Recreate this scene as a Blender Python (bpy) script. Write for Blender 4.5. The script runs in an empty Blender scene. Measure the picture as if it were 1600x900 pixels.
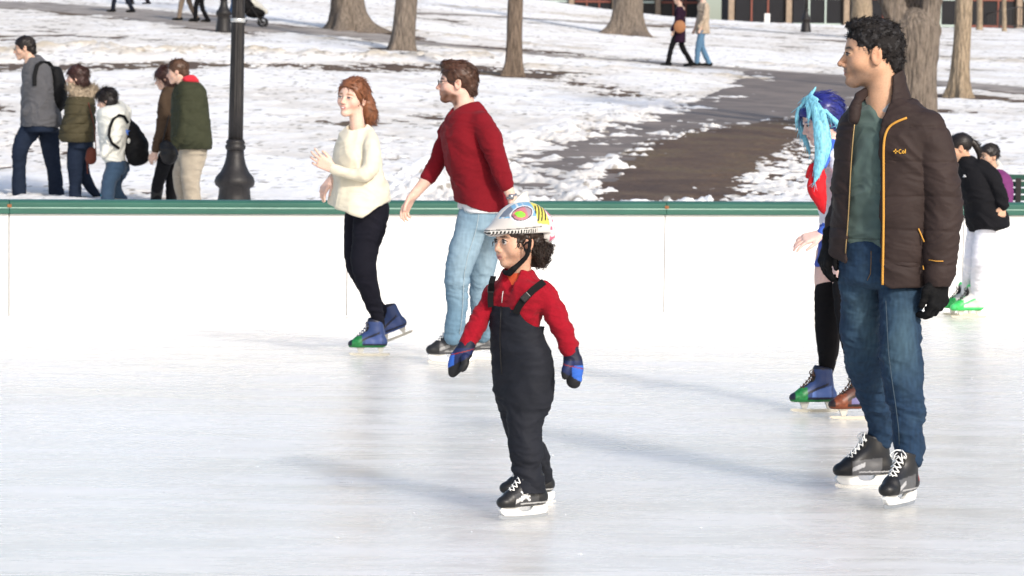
import bpy, bmesh, math, random
import numpy as np
from mathutils import Vector, Matrix

scene = bpy.context.scene
COL = scene.collection
rad = math.radians
random.seed(4)

# ------------------------------------------------------------------ camera
F_PX = 4400.0                      # focal length in pixels of a 1600 px wide frame
CAM = np.array([0.0, 0.0, 1.526])
PITCH = math.atan((450 - 174.6) / F_PX)
ROLL = rad(0.67)
_fw = np.array([0, math.cos(PITCH), -math.sin(PITCH)])
_r0 = np.array([1.0, 0, 0]); _u0 = np.array([0, math.sin(PITCH), math.cos(PITCH)])
_r = math.cos(ROLL) * _r0 + math.sin(ROLL) * _u0
_u = math.cos(ROLL) * _u0 - math.sin(ROLL) * _r0
cam_data = bpy.data.cameras.new('camera')
cam = bpy.data.objects.new('camera', cam_data); COL.objects.link(cam)
cam_data.sensor_width = 36.0
cam_data.lens = 36.0 * F_PX / 1600.0
cam_data.clip_start = 0.1; cam_data.clip_end = 2000
cam_data.dof.use_dof = True
cam_data.dof.focus_distance = 11.4
cam_data.dof.aperture_fstop = 9.0
M = Matrix(((_r[0], _u[0], -_fw[0], CAM[0]), (_r[1], _u[1], -_fw[1], CAM[1]), (_r[2], _u[2], -_fw[2], CAM[2]), (0, 0, 0, 1)))
cam.matrix_world = M
scene.camera = cam

# ------------------------------------------------------------------ world, sun
SUN_EL = rad(31); SUN_TO = np.array([0.50, -0.87])      # ground direction towards the sun (right, behind the camera)
world = bpy.data.worlds.new('World'); scene.world = world; world.use_nodes = True
nt = world.node_tree
bg = nt.nodes['Background']
sky = nt.nodes.new('ShaderNodeTexSky'); sky.sky_type = 'NISHITA'; sky.sun_disc = False
sky.sun_elevation = SUN_EL
sky.sun_rotation = math.atan2(SUN_TO[0], SUN_TO[1])
sky.air_density = 1.0; sky.dust_density = 2.5; sky.ozone_density = 1.0
nt.links.new(sky.outputs[0], bg.inputs[0]); bg.inputs[1].default_value = 0.15
sl = bpy.data.lights.new('sun', 'SUN'); sl.energy = 2.15; sl.angle = rad(3.0); sl.color = (1.0, 0.955, 0.89)
so = bpy.data.objects.new('sun', sl); COL.objects.link(so)
so.location = (6, -6, 12)
_sd = Vector((-SUN_TO[0] * math.cos(SUN_EL), -SUN_TO[1] * math.cos(SUN_EL), -math.sin(SUN_EL)))
so.rotation_euler = _sd.to_track_quat('-Z', 'Y').to_euler()
scene.view_settings.view_transform = 'Standard'
scene.view_settings.look = 'None'
scene.view_settings.exposure = 0.42
scene.view_settings.gamma = 1.0
scene.view_settings.use_curve_mapping = False
scene.cycles.max_bounces = 6
scene.cycles.diffuse_bounces = 3
scene.cycles.glossy_bounces = 3
scene.cycles.use_denoising = True

# ------------------------------------------------------------------ pixel -> place
def ray(px, py):
    return _fw + _r * ((px - 800.0) / F_PX) + _u * ((450.0 - py) / F_PX)
def P(px, py, Y):
    d = ray(px, py); return CAM + d * (Y / d[1])
def ice_pt(px, py, z=0.0):
    d = ray(px, py); return CAM + d * ((z - CAM[2]) / d[2])

# ------------------------------------------------------------------ noise
_rs = np.random.RandomState(7)
_perm = np.concatenate([_rs.permutation(256)] * 3).astype(np.int32)
_g = _rs.normal(size=(256, 3)); _g /= np.linalg.norm(_g, axis=1)[:, None]
def perlin(p, seed=0):
    p = np.asarray(p, float) + seed * 17.31
    i = np.floor(p).astype(np.int64); f = p - i; i = i & 255
    u = f * f * f * (f * (f * 6 - 15) + 10)
    out = 0
    for dx in (0, 1):
        wx = u[..., 0] if dx else 1 - u[..., 0]
        for dy in (0, 1):
            wy = u[..., 1] if dy else 1 - u[..., 1]
            for dz in (0, 1):
                wz = u[..., 2] if dz else 1 - u[..., 2]
                h = _perm[_perm[_perm[(i[..., 0] + dx) & 255] + ((i[..., 1] + dy) & 255)] + ((i[..., 2] + dz) & 255)]
                g = _g[h]
                out = out + wx * wy * wz * (g[..., 0] * (f[..., 0] - dx) + g[..., 1] * (f[..., 1] - dy) + g[..., 2] * (f[..., 2] - dz))
    return out * 1.5
def fbm(p, o=4, seed=0, gain=.5):
    s = 0; a = 1
    p = np.asarray(p, float)
    for k in range(o):
        s = s + a * perlin(p * (2.03 ** k), seed + k * 3); a *= gain
    return s
def sstep(a, b, x):
    t = np.clip((x - a) / (b - a), 0, 1); return t * t * (3 - 2 * t)
def unit(v):
    v = np.asarray(v, float); return v / (np.linalg.norm(v) + 1e-12)

# ------------------------------------------------------------------ signed-distance modeller
def smin(a, b, k):
    if k <= 0: return np.minimum(a, b)
    h = np.maximum(k - np.abs(a - b), 0) / k
    return np.minimum(a, b) - h * h * k * .25
class Field:
    def __init__(self): self.ops = []
    def op(self, lo, hi, fn, k=0.01, mode='add'):
        self.ops.append((np.asarray(lo, float) - k, np.asarray(hi, float) + k, fn, k, mode)); return self
    def cone(self, a, b, ra, rb, k=.01, w=None, wf=1.0, mode='add'):
        a = np.asarray(a, float); b = np.asarray(b, float); ba = b - a; L2 = float(ba @ ba) + 1e-12
        R = max(ra, rb) * max(1, wf)
        if w is not None: w = unit(w)
        def fn(x, y, z):
            qx = x - a[0]; qy = y - a[1]; qz = z - a[2]
            t = np.clip((qx * ba[0] + qy * ba[1] + qz * ba[2]) / L2, 0, 1)
            qx = qx - t * ba[0]; qy = qy - t * ba[1]; qz = qz - t * ba[2]
            if w is not None:
                m = (qx * w[0] + qy * w[1] + qz * w[2]) * (1 - 1 / wf)
                qx = qx - w[0] * m; qy = qy - w[1] * m; qz = qz - w[2] * m
            return np.sqrt(qx * qx + qy * qy + qz * qz) - (ra + (rb - ra) * t)
        return self.op(np.minimum(a, b) - R, np.maximum(a, b) + R, fn, k, mode)
    def ell(self, c, r, R=None, k=.01, mode='add'):
        c = np.asarray(c, float); r = np.asarray(r, float); R = np.eye(3) if R is None else np.asarray(R, float)
        ext = np.sqrt(((R * r[:, None]) ** 2).sum(0))
        def fn(x, y, z):
            qx = x - c[0]; qy = y - c[1]; qz = z - c[2]
            k0 = 0; k1 = 0
            for i in range(3):
                v = (qx * R[i, 0] + qy * R[i, 1] + qz * R[i, 2]) / r[i]
                k0 = k0 + v * v; k1 = k1 + (v / r[i]) ** 2
            k0 = np.sqrt(k0) + 1e-9; k1 = np.sqrt(k1) + 1e-9
            return k0 * (k0 - 1) / k1
        return self.op(c - ext, c + ext, fn, k, mode)
    def loft(self, a, u, w, secs, k=.01, n=2.3, mode='add', inset=0.0, round_=.012):
        """secs: rows (t, cw, cf, rw, rf): distance along u, centre offset along w and f, half widths."""
        a = np.asarray(a, float); u = unit(u); w = np.asarray(w, float); w = unit(w - u * (w @ u)); f = np.cross(u, w)
        S = np.array(sorted(secs), float)
        T = np.linspace(S[0, 0], S[-1, 0], 80)
        V = [catmull(S[:, 0], S[:, i], T) for i in range(1, 5)]
        V[2] = np.maximum(V[2] - inset, .004); V[3] = np.maximum(V[3] - inset, .004)
        t0, t1 = S[0, 0], S[-1, 0]
        if mode == 'add': t0 += inset * 0; 
        pts = []
        for i in range(len(T)):
            c = a + u * T[i] + w * V[0][i] + f * V[1][i]; e = np.abs(w) * V[2][i] + np.abs(f) * V[3][i] + .002
            pts += [c - e, c + e]
        pts = np.array(pts)
        def fn(x, y, z):
            qx = x - a[0]; qy = y - a[1]; qz = z - a[2]
            t = qx * u[0] + qy * u[1] + qz * u[2]
            cw, cf, rw, rf = [np.interp(t, T, v) for v in V]
            pw = np.abs(qx * w[0] + qy * w[1] + qz * w[2] - cw); pf = np.abs(qx * f[0] + qy * f[1] + qz * f[2] - cf)
            k0 = ((pw / rw) ** n + (pf / rf) ** n) ** (1 / n)
            d = (k0 - 1) * np.minimum(rw, rf)
            cap = np.maximum(t0 - t, t - t1)
            return -smin(-d, -cap, round_) if round_ > 0 else np.maximum(d, cap)
        return self.op(pts.min(0) - .01, pts.max(0) + .01, fn, k, mode)
    def tube(self, pts, k=.01, sub=4, w=None, wf=1.0, mode='add'):
        A = np.array(pts, float)                      # x y z r
        if len(A) > 2 and sub > 1:
            s = np.arange(len(A)); T = np.linspace(0, len(A) - 1, (len(A) - 1) * sub + 1)
            A = np.stack([catmull(s, A[:, i], T) for i in range(4)], 1)
        for i in range(len(A) - 1):
            self.cone(A[i, :3], A[i + 1, :3], max(A[i, 3], .001), max(A[i + 1, 3], .001), k if i == 0 or mode == 'sub' else min(k, .006), w, wf, mode)
        return self
    def plane(self, p, nrm, k=.004):
        """keep only the side away from nrm"""
        p = np.asarray(p, float); nrm = unit(nrm)
        def fn(x, y, z): return (x - p[0]) * nrm[0] + (y - p[1]) * nrm[1] + (z - p[2]) * nrm[2]
        self.ops.append((np.array([-1e9] * 3), np.array([1e9] * 3), fn, k, 'int')); return self
    def merge(self, other): self.ops += other.ops; return self
    def mesh(self, h):
        adds = [o for o in self.ops if o[4] == 'add']
        lo = np.min([o[0] for o in adds], 0) - 2 * h; hi = np.max([o[1] for o in adds], 0) + 2 * h
        n = np.ceil((hi - lo) / h).astype(int) + 1
        D = np.full(n, 0.2, np.float32)
        ax = [lo[i] + h * np.arange(n[i]) for i in range(3)]
        for (l, u, fn, k, mode) in self.ops:
            m = 0 if mode == 'int' else 2.5 * h
            i0 = np.clip(np.floor((l - m - lo) / h), 0, n - 1).astype(int) if mode != 'int' else np.zeros(3, int)
            i1 = np.clip(np.ceil((u + m - lo) / h) + 1, 1, n).astype(int) if mode != 'int' else n
            if (i1 <= i0).any(): continue
            sl_ = tuple(slice(i0[j], i1[j]) for j in range(3))
            x = ax[0][sl_[0]][:, None, None].astype(np.float32); y = ax[1][sl_[1]][None, :, None].astype(np.float32); z = ax[2][sl_[2]][None, None, :].astype(np.float32)
            v = fn(x, y, z)
            if mode == 'add': D[sl_] = smin(D[sl_], v, k)
            elif mode == 'sub': D[sl_] = -smin(-D[sl_], v, k)
            else: D[sl_] = -smin(-D[sl_], -v, k)
        return surface_nets(D, lo, h)
def catmull(xs, ys, T):
    xs = np.asarray(xs, float); ys = np.asarray(ys, float)
    if len(xs) < 3: return np.interp(T, xs, ys)
    m = np.gradient(ys, xs)
    # limit overshoot
    sl_ = np.diff(ys) / np.diff(xs)
    for i in range(len(xs)):
        l = sl_[i - 1] if i > 0 else sl_[0]; r = sl_[i] if i < len(sl_) else sl_[-1]
        if l * r <= 0: m[i] *= .3
    i = np.clip(np.searchsorted(xs, T, side='right') - 1, 0, len(xs) - 2)
    hh = xs[i + 1] - xs[i]; t = (T - xs[i]) / hh
    return ((2 * t ** 3 - 3 * t ** 2 + 1) * ys[i] + (t ** 3 - 2 * t ** 2 + t) * hh * m[i] + (-2 * t ** 3 + 3 * t ** 2) * ys[i + 1] + (t ** 3 - t ** 2) * hh * m[i + 1])
def surface_nets(D, lo, h):
    nx, ny, nz = D.shape
    S = D < 0
    c = [S[i:nx - 1 + i, j:ny - 1 + j, k:nz - 1 + k] for i in (0, 1) for j in (0, 1) for k in (0, 1)]
    allin = np.logical_and.reduce(c); anyin = np.logical_or.reduce(c)
    act = anyin & ~allin
    idx = np.argwhere(act)
    if len(idx) == 0: return np.zeros((0, 3)), np.zeros((0, 4), int)
    vid = np.full(act.shape, -1, np.int64); vid[act] = np.arange(len(idx))
    corners = [(0, 0, 0), (0, 0, 1), (0, 1, 0), (0, 1, 1), (1, 0, 0), (1, 0, 1), (1, 1, 0), (1, 1, 1)]
    val = [D[idx[:, 0] + a, idx[:, 1] + b, idx[:, 2] + e] for a, b, e in corners]
    acc = np.zeros((len(idx), 3)); cnt = np.zeros(len(idx))
    for a in range(8):
        for b in range(a + 1, 8):
            ca, cb = np.array(corners[a]), np.array(corners[b])
            if np.abs(ca - cb).sum() != 1: continue
            va, vb = val[a], val[b]; m = (va < 0) != (vb < 0)
            t = np.where(m, va / np.where(m, va - vb, 1), 0)
            acc += np.where(m[:, None], ca + t[:, None] * (cb - ca), 0); cnt += m
    V = lo + h * (idx + acc / cnt[:, None])
    Fs = []
    for axis in range(3):
        o = [i for i in range(3) if i != axis]
        A = np.moveaxis(S, axis, 0); m = A[:-1] != A[1:]
        m = np.moveaxis(m, 0, axis)
        e = np.argwhere(m)
        ok = (e[:, o[0]] > 0) & (e[:, o[1]] > 0) & (e[:, o[0]] < S.shape[o[0]] - 1) & (e[:, o[1]] < S.shape[o[1]] - 1)
        e = e[ok]
        def at(da, db):
            q = e.copy(); q[:, o[0]] += da; q[:, o[1]] += db
            return vid[q[:, 0], q[:, 1], q[:, 2]]
        q = np.stack([at(-1, -1), at(0, -1), at(0, 0), at(-1, 0)], 1)
        inside = S[e[:, 0], e[:, 1], e[:, 2]]
        flip = inside if axis != 1 else ~inside
        q[~flip] = q[~flip][:, ::-1]
        Fs.append(q)
    Q = np.concatenate(Fs); Q = Q[(Q >= 0).all(1)]
    return V, Q
def vnormals(V, Q):
    n = np.cross(V[Q[:, 2]] - V[Q[:, 0]], V[Q[:, 3]] - V[Q[:, 1]])
    N = np.zeros_like(V)
    for i in range(4): np.add.at(N, Q[:, i], n)
    return N / (np.linalg.norm(N, axis=1)[:, None] + 1e-12)
def smooth_mesh(V, Q, it=1, lam=.5):
    for _ in range(it):
        A = np.zeros_like(V); c = np.zeros(len(V))
        for i in range(4):
            a, b = Q[:, i], Q[:, (i + 1) % 4]
            np.add.at(A, a, V[b]); np.add.at(c, a, 1); np.add.at(A, b, V[a]); np.add.at(c, b, 1)
        V = V + lam * (A / np.maximum(c, 1)[:, None] - V)
    return V

# ------------------------------------------------------------------ objects
def link_mesh(name, V, Q, mat, parent=None, color=None, smooth=True):
    me = bpy.data.meshes.new(name)
    V = np.asarray(V, float)
    base = np.array(parent['_base']) if parent is not None and '_base' in parent else np.zeros(3)
    V = V - base
    if isinstance(Q, np.ndarray):
        me.vertices.add(len(V)); me.vertices.foreach_set('co', V.ravel())
        me.loops.add(Q.size); me.loops.foreach_set('vertex_index', Q.ravel())
        me.polygons.add(len(Q)); me.polygons.foreach_set('loop_start', np.arange(0, Q.size, Q.shape[1]))
        me.update(calc_edges=True)
    else:
        me.from_pydata([tuple(v) for v in V], [], [tuple(int(i) for i in f) for f in Q]); me.update()
    me.validate()
    if smooth: me.polygons.foreach_set('use_smooth', [True] * len(me.polygons))
    if color is not None:
        ca = me.color_attributes.new('Col', 'FLOAT_COLOR', 'POINT')
        c4 = np.ones((len(V), 4)); c4[:, :3] = color; ca.data.foreach_set('color', c4.ravel())
    o = bpy.data.objects.new(name, me); COL.objects.link(o)
    if mat: me.materials.append(mat)
    if parent is not None:
        o.parent = parent; o['_base'] = [float(x) for x in base]
        if parent.type == 'MESH': pass
    return o
def thing(name, label, cat, loc, group=None):
    o = bpy.data.objects.new(name, None); COL.objects.link(o)
    o.location = [float(x) for x in loc]; o['_base'] = [float(x) for x in loc]
    o['label'] = label; o['category'] = cat
    o.empty_display_size = .1
    if group: o['group'] = group
    return o
def tag(o, label=None, cat=None, group=None, kind=None):
    if label: o['label'] = label
    if cat: o['category'] = cat
    if group: o['group'] = group
    if kind: o['kind'] = kind
    return o
class MB:
    """plain polygon builder"""
    def __init__(s): s.v = []; s.f = []
    def add(s, V, Fc):
        b = len(s.v); s.v += [tuple(map(float, v)) for v in V]; s.f += [tuple(int(i) + b for i in f) for f in Fc]; return s
    def box(s, c, d, R=None):
        c = np.asarray(c, float); d = np.asarray(d, float) / 2; R = np.eye(3) if R is None else np.asarray(R)
        V = [c + (np.array([x, y, z]) * d) @ R for x in (-1, 1) for y in (-1, 1) for z in (-1, 1)]
        return s.add(V, [(0, 1, 3, 2), (4, 6, 7, 5), (0, 4, 5, 1), (2, 3, 7, 6), (0, 2, 6, 4), (1, 5, 7, 3)])
    def tube(s, pts, r, n=8, closed=False):
        pts = [np.asarray(p, float) for p in pts]; rs = r if hasattr(r, '__len__') else [r] * len(pts)
        V = []; ref = None; N = len(pts)
        for i, p in enumerate(pts):
            if closed: t = unit(pts[(i + 1) % N] - pts[i - 1])
            else: t = unit(pts[min(i + 1, N - 1)] - pts[max(i - 1, 0)])
            if ref is None: ref = unit(np.cross(t, [0, 0, 1]) if abs(t[2]) < .9 else np.cross(t, [1, 0, 0]))
            ref = unit(ref - t * (ref @ t)); q = np.cross(t, ref)
            for k in range(n):
                a = 2 * math.pi * k / n; V.append(p + rs[i] * (math.cos(a) * ref + math.sin(a) * q))
        Fc = []
        for i in range(N if closed else N - 1):
            j = (i + 1) % N
            for k in range(n):
                k2 = (k + 1) % n; Fc.append((i * n + k, i * n + k2, j * n + k2, j * n + k))
        if not closed: Fc += [tuple(range(n))[::-1], tuple((N - 1) * n + k for k in range(n))]
        return s.add(V, Fc)
    def ribbon(s, pts, side, w, th=0.0):
        """flat band with a small thickness"""
        pts = [np.asarray(p, float) for p in pts]; N = len(pts); V = []
        ws = w if hasattr(w, '__len__') else [w] * N
        for i, p in enumerate(pts):
            t = unit(pts[min(i + 1, N - 1)] - pts[max(i - 1, 0)]); sd = side[i] if isinstance(side, list) else side
            sd = unit(np.asarray(sd) - t * (t @ np.asarray(sd))); nn = np.cross(t, sd) * th * .5
            V += [p - sd * ws[i] / 2 - nn, p + sd * ws[i] / 2 - nn, p + sd * ws[i] / 2 + nn, p - sd * ws[i] / 2 + nn]
        Fc = [(0, 1, 2, 3), tuple((N - 1) * 4 + k for k in (3, 2, 1, 0))]
        for i in range(N - 1):
            for k in range(4): Fc.append((i * 4 + k, i * 4 + (k + 1) % 4, (i + 1) * 4 + (k + 1) % 4, (i + 1) * 4 + k))
        return s.add(V, Fc)
    def lathe(s, prof, c=(0, 0, 0), n=24, ribs=0, rib=0.0, axis=None):
        V = []; Fc = []
        for (r, z) in prof:
            for k in range(n):
                a = 2 * math.pi * k / n; rr = r * (1 - rib * (.5 + .5 * math.cos(a * ribs))) if ribs else r
                V.append((c[0] + rr * math.cos(a), c[1] + rr * math.sin(a), c[2] + z))
        for i in range(len(prof) - 1):
            for k in range(n): Fc.append((i * n + k, i * n + (k + 1) % n, (i + 1) * n + (k + 1) % n, (i + 1) * n + k))
        Fc += [tuple(range(n))[::-1], tuple((len(prof) - 1) * n + k for k in range(n))]
        return s.add(V, Fc)
    def prism(s, poly, th, T=None):
        """poly in (x,z), extruded along y by th; T maps local points to place"""
        n = len(poly); V = [(x, -th / 2, z) for x, z in poly] + [(x, th / 2, z) for x, z in poly]
        if T is not None: V = [T(np.array(v)) for v in V]
        Fc = [tuple(range(n)), tuple(range(2 * n - 1, n - 1, -1))] + [(i, i + n, (i + 1) % n + n, (i + 1) % n) for i in range(n)]
        return s.add(V, Fc)
    def build(s, name, mat, parent=None, smooth=False, bevel=0.0):
        o = link_mesh(name, np.array(s.v), s.f, mat, parent, smooth=smooth)
        bm = bmesh.new(); bm.from_mesh(o.data); bmesh.ops.recalc_face_normals(bm, faces=bm.faces); bm.to_mesh(o.data); bm.free()
        if bevel:
            m = o.modifiers.new('bevel', 'BEVEL'); m.width = bevel; m.segments = 2; m.limit_method = 'ANGLE'
        return o

# ------------------------------------------------------------------ materials
def new_mat(name, base=(.5, .5, .5), rough=.7, spec=.3, metal=0.0, attr=False, var=0.0, vscale=20, bump=0.0, bscale=300, stretch=(1, 1, 1), sheen=0.0, sss=0.0, bump2=0.0, b2scale=40, coat=0.0):
    m = bpy.data.materials.new(name); m.use_nodes = True; t = m.node_tree; b = t.nodes['Principled BSDF']
    b.inputs['Roughness'].default_value = rough; b.inputs['Specular IOR Level'].default_value = spec; b.inputs['Metallic'].default_value = metal
    b.inputs['Sheen Weight'].default_value = sheen; b.inputs['Coat Weight'].default_value = coat
    if sss: b.inputs['Subsurface Weight'].default_value = sss; b.inputs['Subsurface Radius'].default_value = (.6, .25, .12); b.inputs['Subsurface Scale'].default_value = .012
    N = t.nodes; L = t.links
    tc = N.new('ShaderNodeTexCoord'); mp = N.new('ShaderNodeMapping'); mp.inputs['Scale'].default_value = stretch
    L.new(tc.outputs['Object'], mp.inputs['Vector'])
    if attr:
        a = N.new('ShaderNodeVertexColor'); a.layer_name = 'Col'; src = a.outputs['Color']
    else:
        a = N.new('ShaderNodeRGB'); a.outputs[0].default_value = (*base, 1); src = a.outputs[0]
    if var:
        nz = N.new('ShaderNodeTexNoise'); nz.inputs['Scale'].default_value = vscale; nz.inputs['Detail'].default_value = 5; nz.inputs['Roughness'].default_value = .6
        L.new(mp.outputs[0], nz.inputs['Vector'])
        mr = N.new('ShaderNodeMapRange'); mr.inputs['From Min'].default_value = .3; mr.inputs['From Max'].default_value = .7
        mr.inputs['To Min'].default_value = 1 - var; mr.inputs['To Max'].default_value = 1 + var
        L.new(nz.outputs['Fac'], mr.inputs['Value'])
        vm = N.new('ShaderNodeVectorMath'); vm.operation = 'SCALE'; L.new(src, vm.inputs[0]); L.new(mr.outputs[0], vm.inputs['Scale']); src = vm.outputs[0]
    L.new(src, b.inputs['Base Color'])
    nrm = None
    for amt, sc in ((bump2, b2scale), (bump, bscale)):
        if amt:
            nz = N.new('ShaderNodeTexNoise'); nz.inputs['Scale'].default_value = sc; nz.inputs['Detail'].default_value = 3; L.new(mp.outputs[0], nz.inputs['Vector'])
            bp = N.new('ShaderNodeBump'); bp.inputs['Strength'].default_value = min(1, amt); bp.inputs['Distance'].default_value = .35 / sc
            L.new(nz.outputs['Fac'], bp.inputs['Height'])
            if nrm: L.new(nrm, bp.inputs['Normal'])
            nrm = bp.outputs['Normal']
    if nrm: L.new(nrm, b.inputs['Normal'])
    return m
_mc = {}
def mat(name, *a, **k):
    if name not in _mc: _mc[name] = new_mat(name, *a, **k)
    return _mc[name]
# ------------------------------------------------------------------ people kit
def frame(alpha, pitch=0.0, roll=0.0):
    """rows forward, left, up. alpha 0 faces the camera, 90 faces the left edge; pitch>0 looks up; roll>0 tips to own left"""
    a = rad(alpha); f = np.array([-math.sin(a), -math.cos(a), 0.0]); l = np.array([math.cos(a), -math.sin(a), 0.0]); u = np.array([0, 0, 1.0])
    p = rad(pitch); f, u = f * math.cos(p) + u * math.sin(p), u * math.cos(p) - f * math.sin(p)
    r = rad(roll); u, l = u * math.cos(r) + l * math.sin(r), l * math.cos(r) - u * math.sin(r)
    return np.array([f, l, u])

def head_sdf(F, c, H, R, child=False, fem=False, nose=1.0, beard=0.0, chin=1.0):
    c = np.asarray(c, float)
    def L(x, y, z): return c + H * (R.T @ np.array([x, y, z]))
    def ell(p, r, k=.03, mode='add'): F.ell(L(*p), np.array(r) * H, R, k * H, mode)
    def cone(p, q, ra, rb, k=.03, w=None, wf=1, mode='add'): F.cone(L(*p), L(*q), ra * H, rb * H, k * H, w, wf, mode)
    ell((-.045, 0, .13), (.41, .33, .365))
    ell((.08, 0, -.06), (.30, .27 if not child else .285, .40), .10)
    jw = .20 if not (child or fem) else .175
    for s in (1, -1):
        if child: cone((-.06, jw * s, -.19), (.21, .05 * s, -.375), .10, .09, .10)
        else: cone((-.06, jw * s, -.22), (.25, .05 * s, -.405), .085, .075, .10)
        ell((.21, .185 * s, -.12), (.12, .10, .11) if not child else (.13, .12, .14), .10)
        cone((.335, .055 * s, .075), (.27, .205 * s, .07), .045 if not (child or fem) else .032, .035, .05)
    if child: ell((.285, 0, -.385), (.075, .085, .07), .06); ell((.13, 0, .14), (.27, .26, .24), .06)
    else: ell((.305, 0, -.405), (.080 * chin + .01, .088, .075), .06)
    ell((.36, 0, -.24), (.05, .12, .09), .07)             # muzzle
    ell((.375, 0, -.165), (.055, .075, .035), .03)
    for s in (1, -1): ell((.415, .135 * s, -.005), (.075, .085, .052), .05, 'sub')
    nl = nose * (.62 if child else 1.0)
    cone((.355, 0, .03), (.375 + .085 * nl, 0, -.135), .034, .038 + .006 * nl, .03)
    ell((.375 + .085 * nl, 0, -.140), (.046, .048, .038), .02)
    for s in (1, -1): ell((.385 + .03 * nl, .055 * s, -.16), (.042, .03, .03), .02)
    # lips
    ell((.388, 0, -.245), (.034, .088 if not child else .07, .019), .018)
    ell((.383, 0, -.290), (.035, .078 if not child else .065, .024), .018)
    ell((.44, 0, -.268), (.055, .080, .004), .008, 'sub')
    # eyelids
    for s in (1, -1):
        ell((.325, .135 * s, -.003), (.062, .075, .052), .02)
    # ears
    for s in (1, -1):
        e = (-.03, .335 * s, -.04)
        ell(e, (.085, .034, .14), .015)
        ell((e[0] + .01, e[1] + .035 * s, e[2] + .015), (.045, .022, .085), .012, 'sub')
    return L

def hand_sdf(F, wrist, d, n, thumb, s=1.0, curl=(25, 30, 35, 40), spread=6, tcurl=20, fat=1.0, k=.006):
    """d: wrist to fingers, n: back of hand, thumb: +1/-1 side; curl in degrees per joint"""
    d = unit(d); n = np.asarray(n, float); n = unit(n - d * (n @ d)); t = np.cross(n, d) * thumb
    wrist = np.asarray(wrist, float)
    offs = [.030, .010, -.011, -.031]; lens = [.072, .080, .075, .060]; kn = [.090, .094, .090, .082]
    F.cone(wrist - d * .03 * s, wrist + d * .01 * s, .025 * s * fat, .024 * s * fat, .01, n, .72)
    for i in range(4):
        kp = wrist + s * (d * kn[i] + t * offs[i])
        F.cone(wrist + s * (d * .008 + t * offs[i] * .55), kp, .0155 * s * fat, .0125 * s * fat, .010)
        sp = rad(spread) * (1.5 - i); ang = 0; p = kp; r = .0092 * s * fat
        base = unit(d * math.cos(sp) + t * math.sin(sp))
        for j, fr in enumerate((.46, .30, .24)):
            ang += rad(curl[i]) * (1 if j else .8)
            q = p + s * lens[i] * fr * (base * math.cos(ang) - n * math.sin(ang))
            F.cone(p, q, r, r * .9, k * .6 if j else k); p = q; r *= .9
    p = wrist + s * (d * .018 + t * .022)
    q = wrist + s * (d * .050 + t * .046 - n * .012)
    F.cone(p, q, .0155 * s * fat, .0115 * s * fat, .010)
    tc = rad(tcurl)
    q2 = q + s * .030 * (d * math.cos(tc) + t * math.sin(.5 - tc) * .6 - n * .25)
    q3 = q2 + s * .024 * (d * math.cos(tc * 1.3) - n * .35 + t * .1)
    F.cone(q, q2, .0110 * s * fat, .0098 * s * fat, k); F.cone(q2, q3, .0098 * s * fat, .0080 * s * fat, k * .5)

def folds(amp, scale=14, seed=0, d=(0, 0, 1), stretch=3.0, mask=None, fine=.35):
    """ridged cloth wrinkles that run across direction d"""
    d = unit(d)
    def fn(p, n):
        q = p * scale + 1.1 * np.stack([perlin(p * 5 + 9, seed), perlin(p * 5 + 31, seed), perlin(p * 5 + 57, seed)], 1)
        along = q @ d
        q2 = (q - along[:, None] * d) / stretch + along[:, None] * d
        v = 1 - 2 * np.abs(perlin(q2, seed))
        v2 = 1 - 2 * np.abs(perlin(q2 * 2.3 + 5, seed + 1))
        o = amp * (v - .5 + fine * (v2 - .5))
        if mask is not None: o = o * mask(p)
        return o
    return fn
def addf(*fs):
    return lambda p, n: sum(f(p, n) for f in fs)

def make_part(name, F, h, m, parent, disp=None, color=None, sm=0, label=None):
    V, Q = F.mesh(h)
    if sm: V = smooth_mesh(V, Q, sm)
    N = vnormals(V, Q)
    if disp is not None:
        V = V + N * disp(V, N)[:, None]; N = vnormals(V, Q)
    C = None
    if color is not None: C = color(V, N) if callable(color) else np.tile(np.array(color, float), (len(V), 1))
    o = link_mesh(name, V, Q, m, parent, C)
    if label: o['label'] = label
    SURF[o.name] = (V, N)
    return o
SURF = {}
def surf(o, pt, side=None, lift=.002):
    """front-most surface point of a built part near a world point (searched across the view)"""
    V, N = SURF[o.name]; pt = np.asarray(pt, float); side = unit(CAM - pt) if side is None else unit(side)
    q = V - pt; al = q @ side; q = q - al[:, None] * side
    dd = (q ** 2).sum(1); r = .010 ** 2
    while True:
        m = (dd < r) & ((N @ side) > 0)
        if m.any(): break
        r *= 2
        if r > 1: return pt
    i = np.where(m)[0][np.argmax(al[m])]
    return pt + side * (al[i] + lift)

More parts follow.
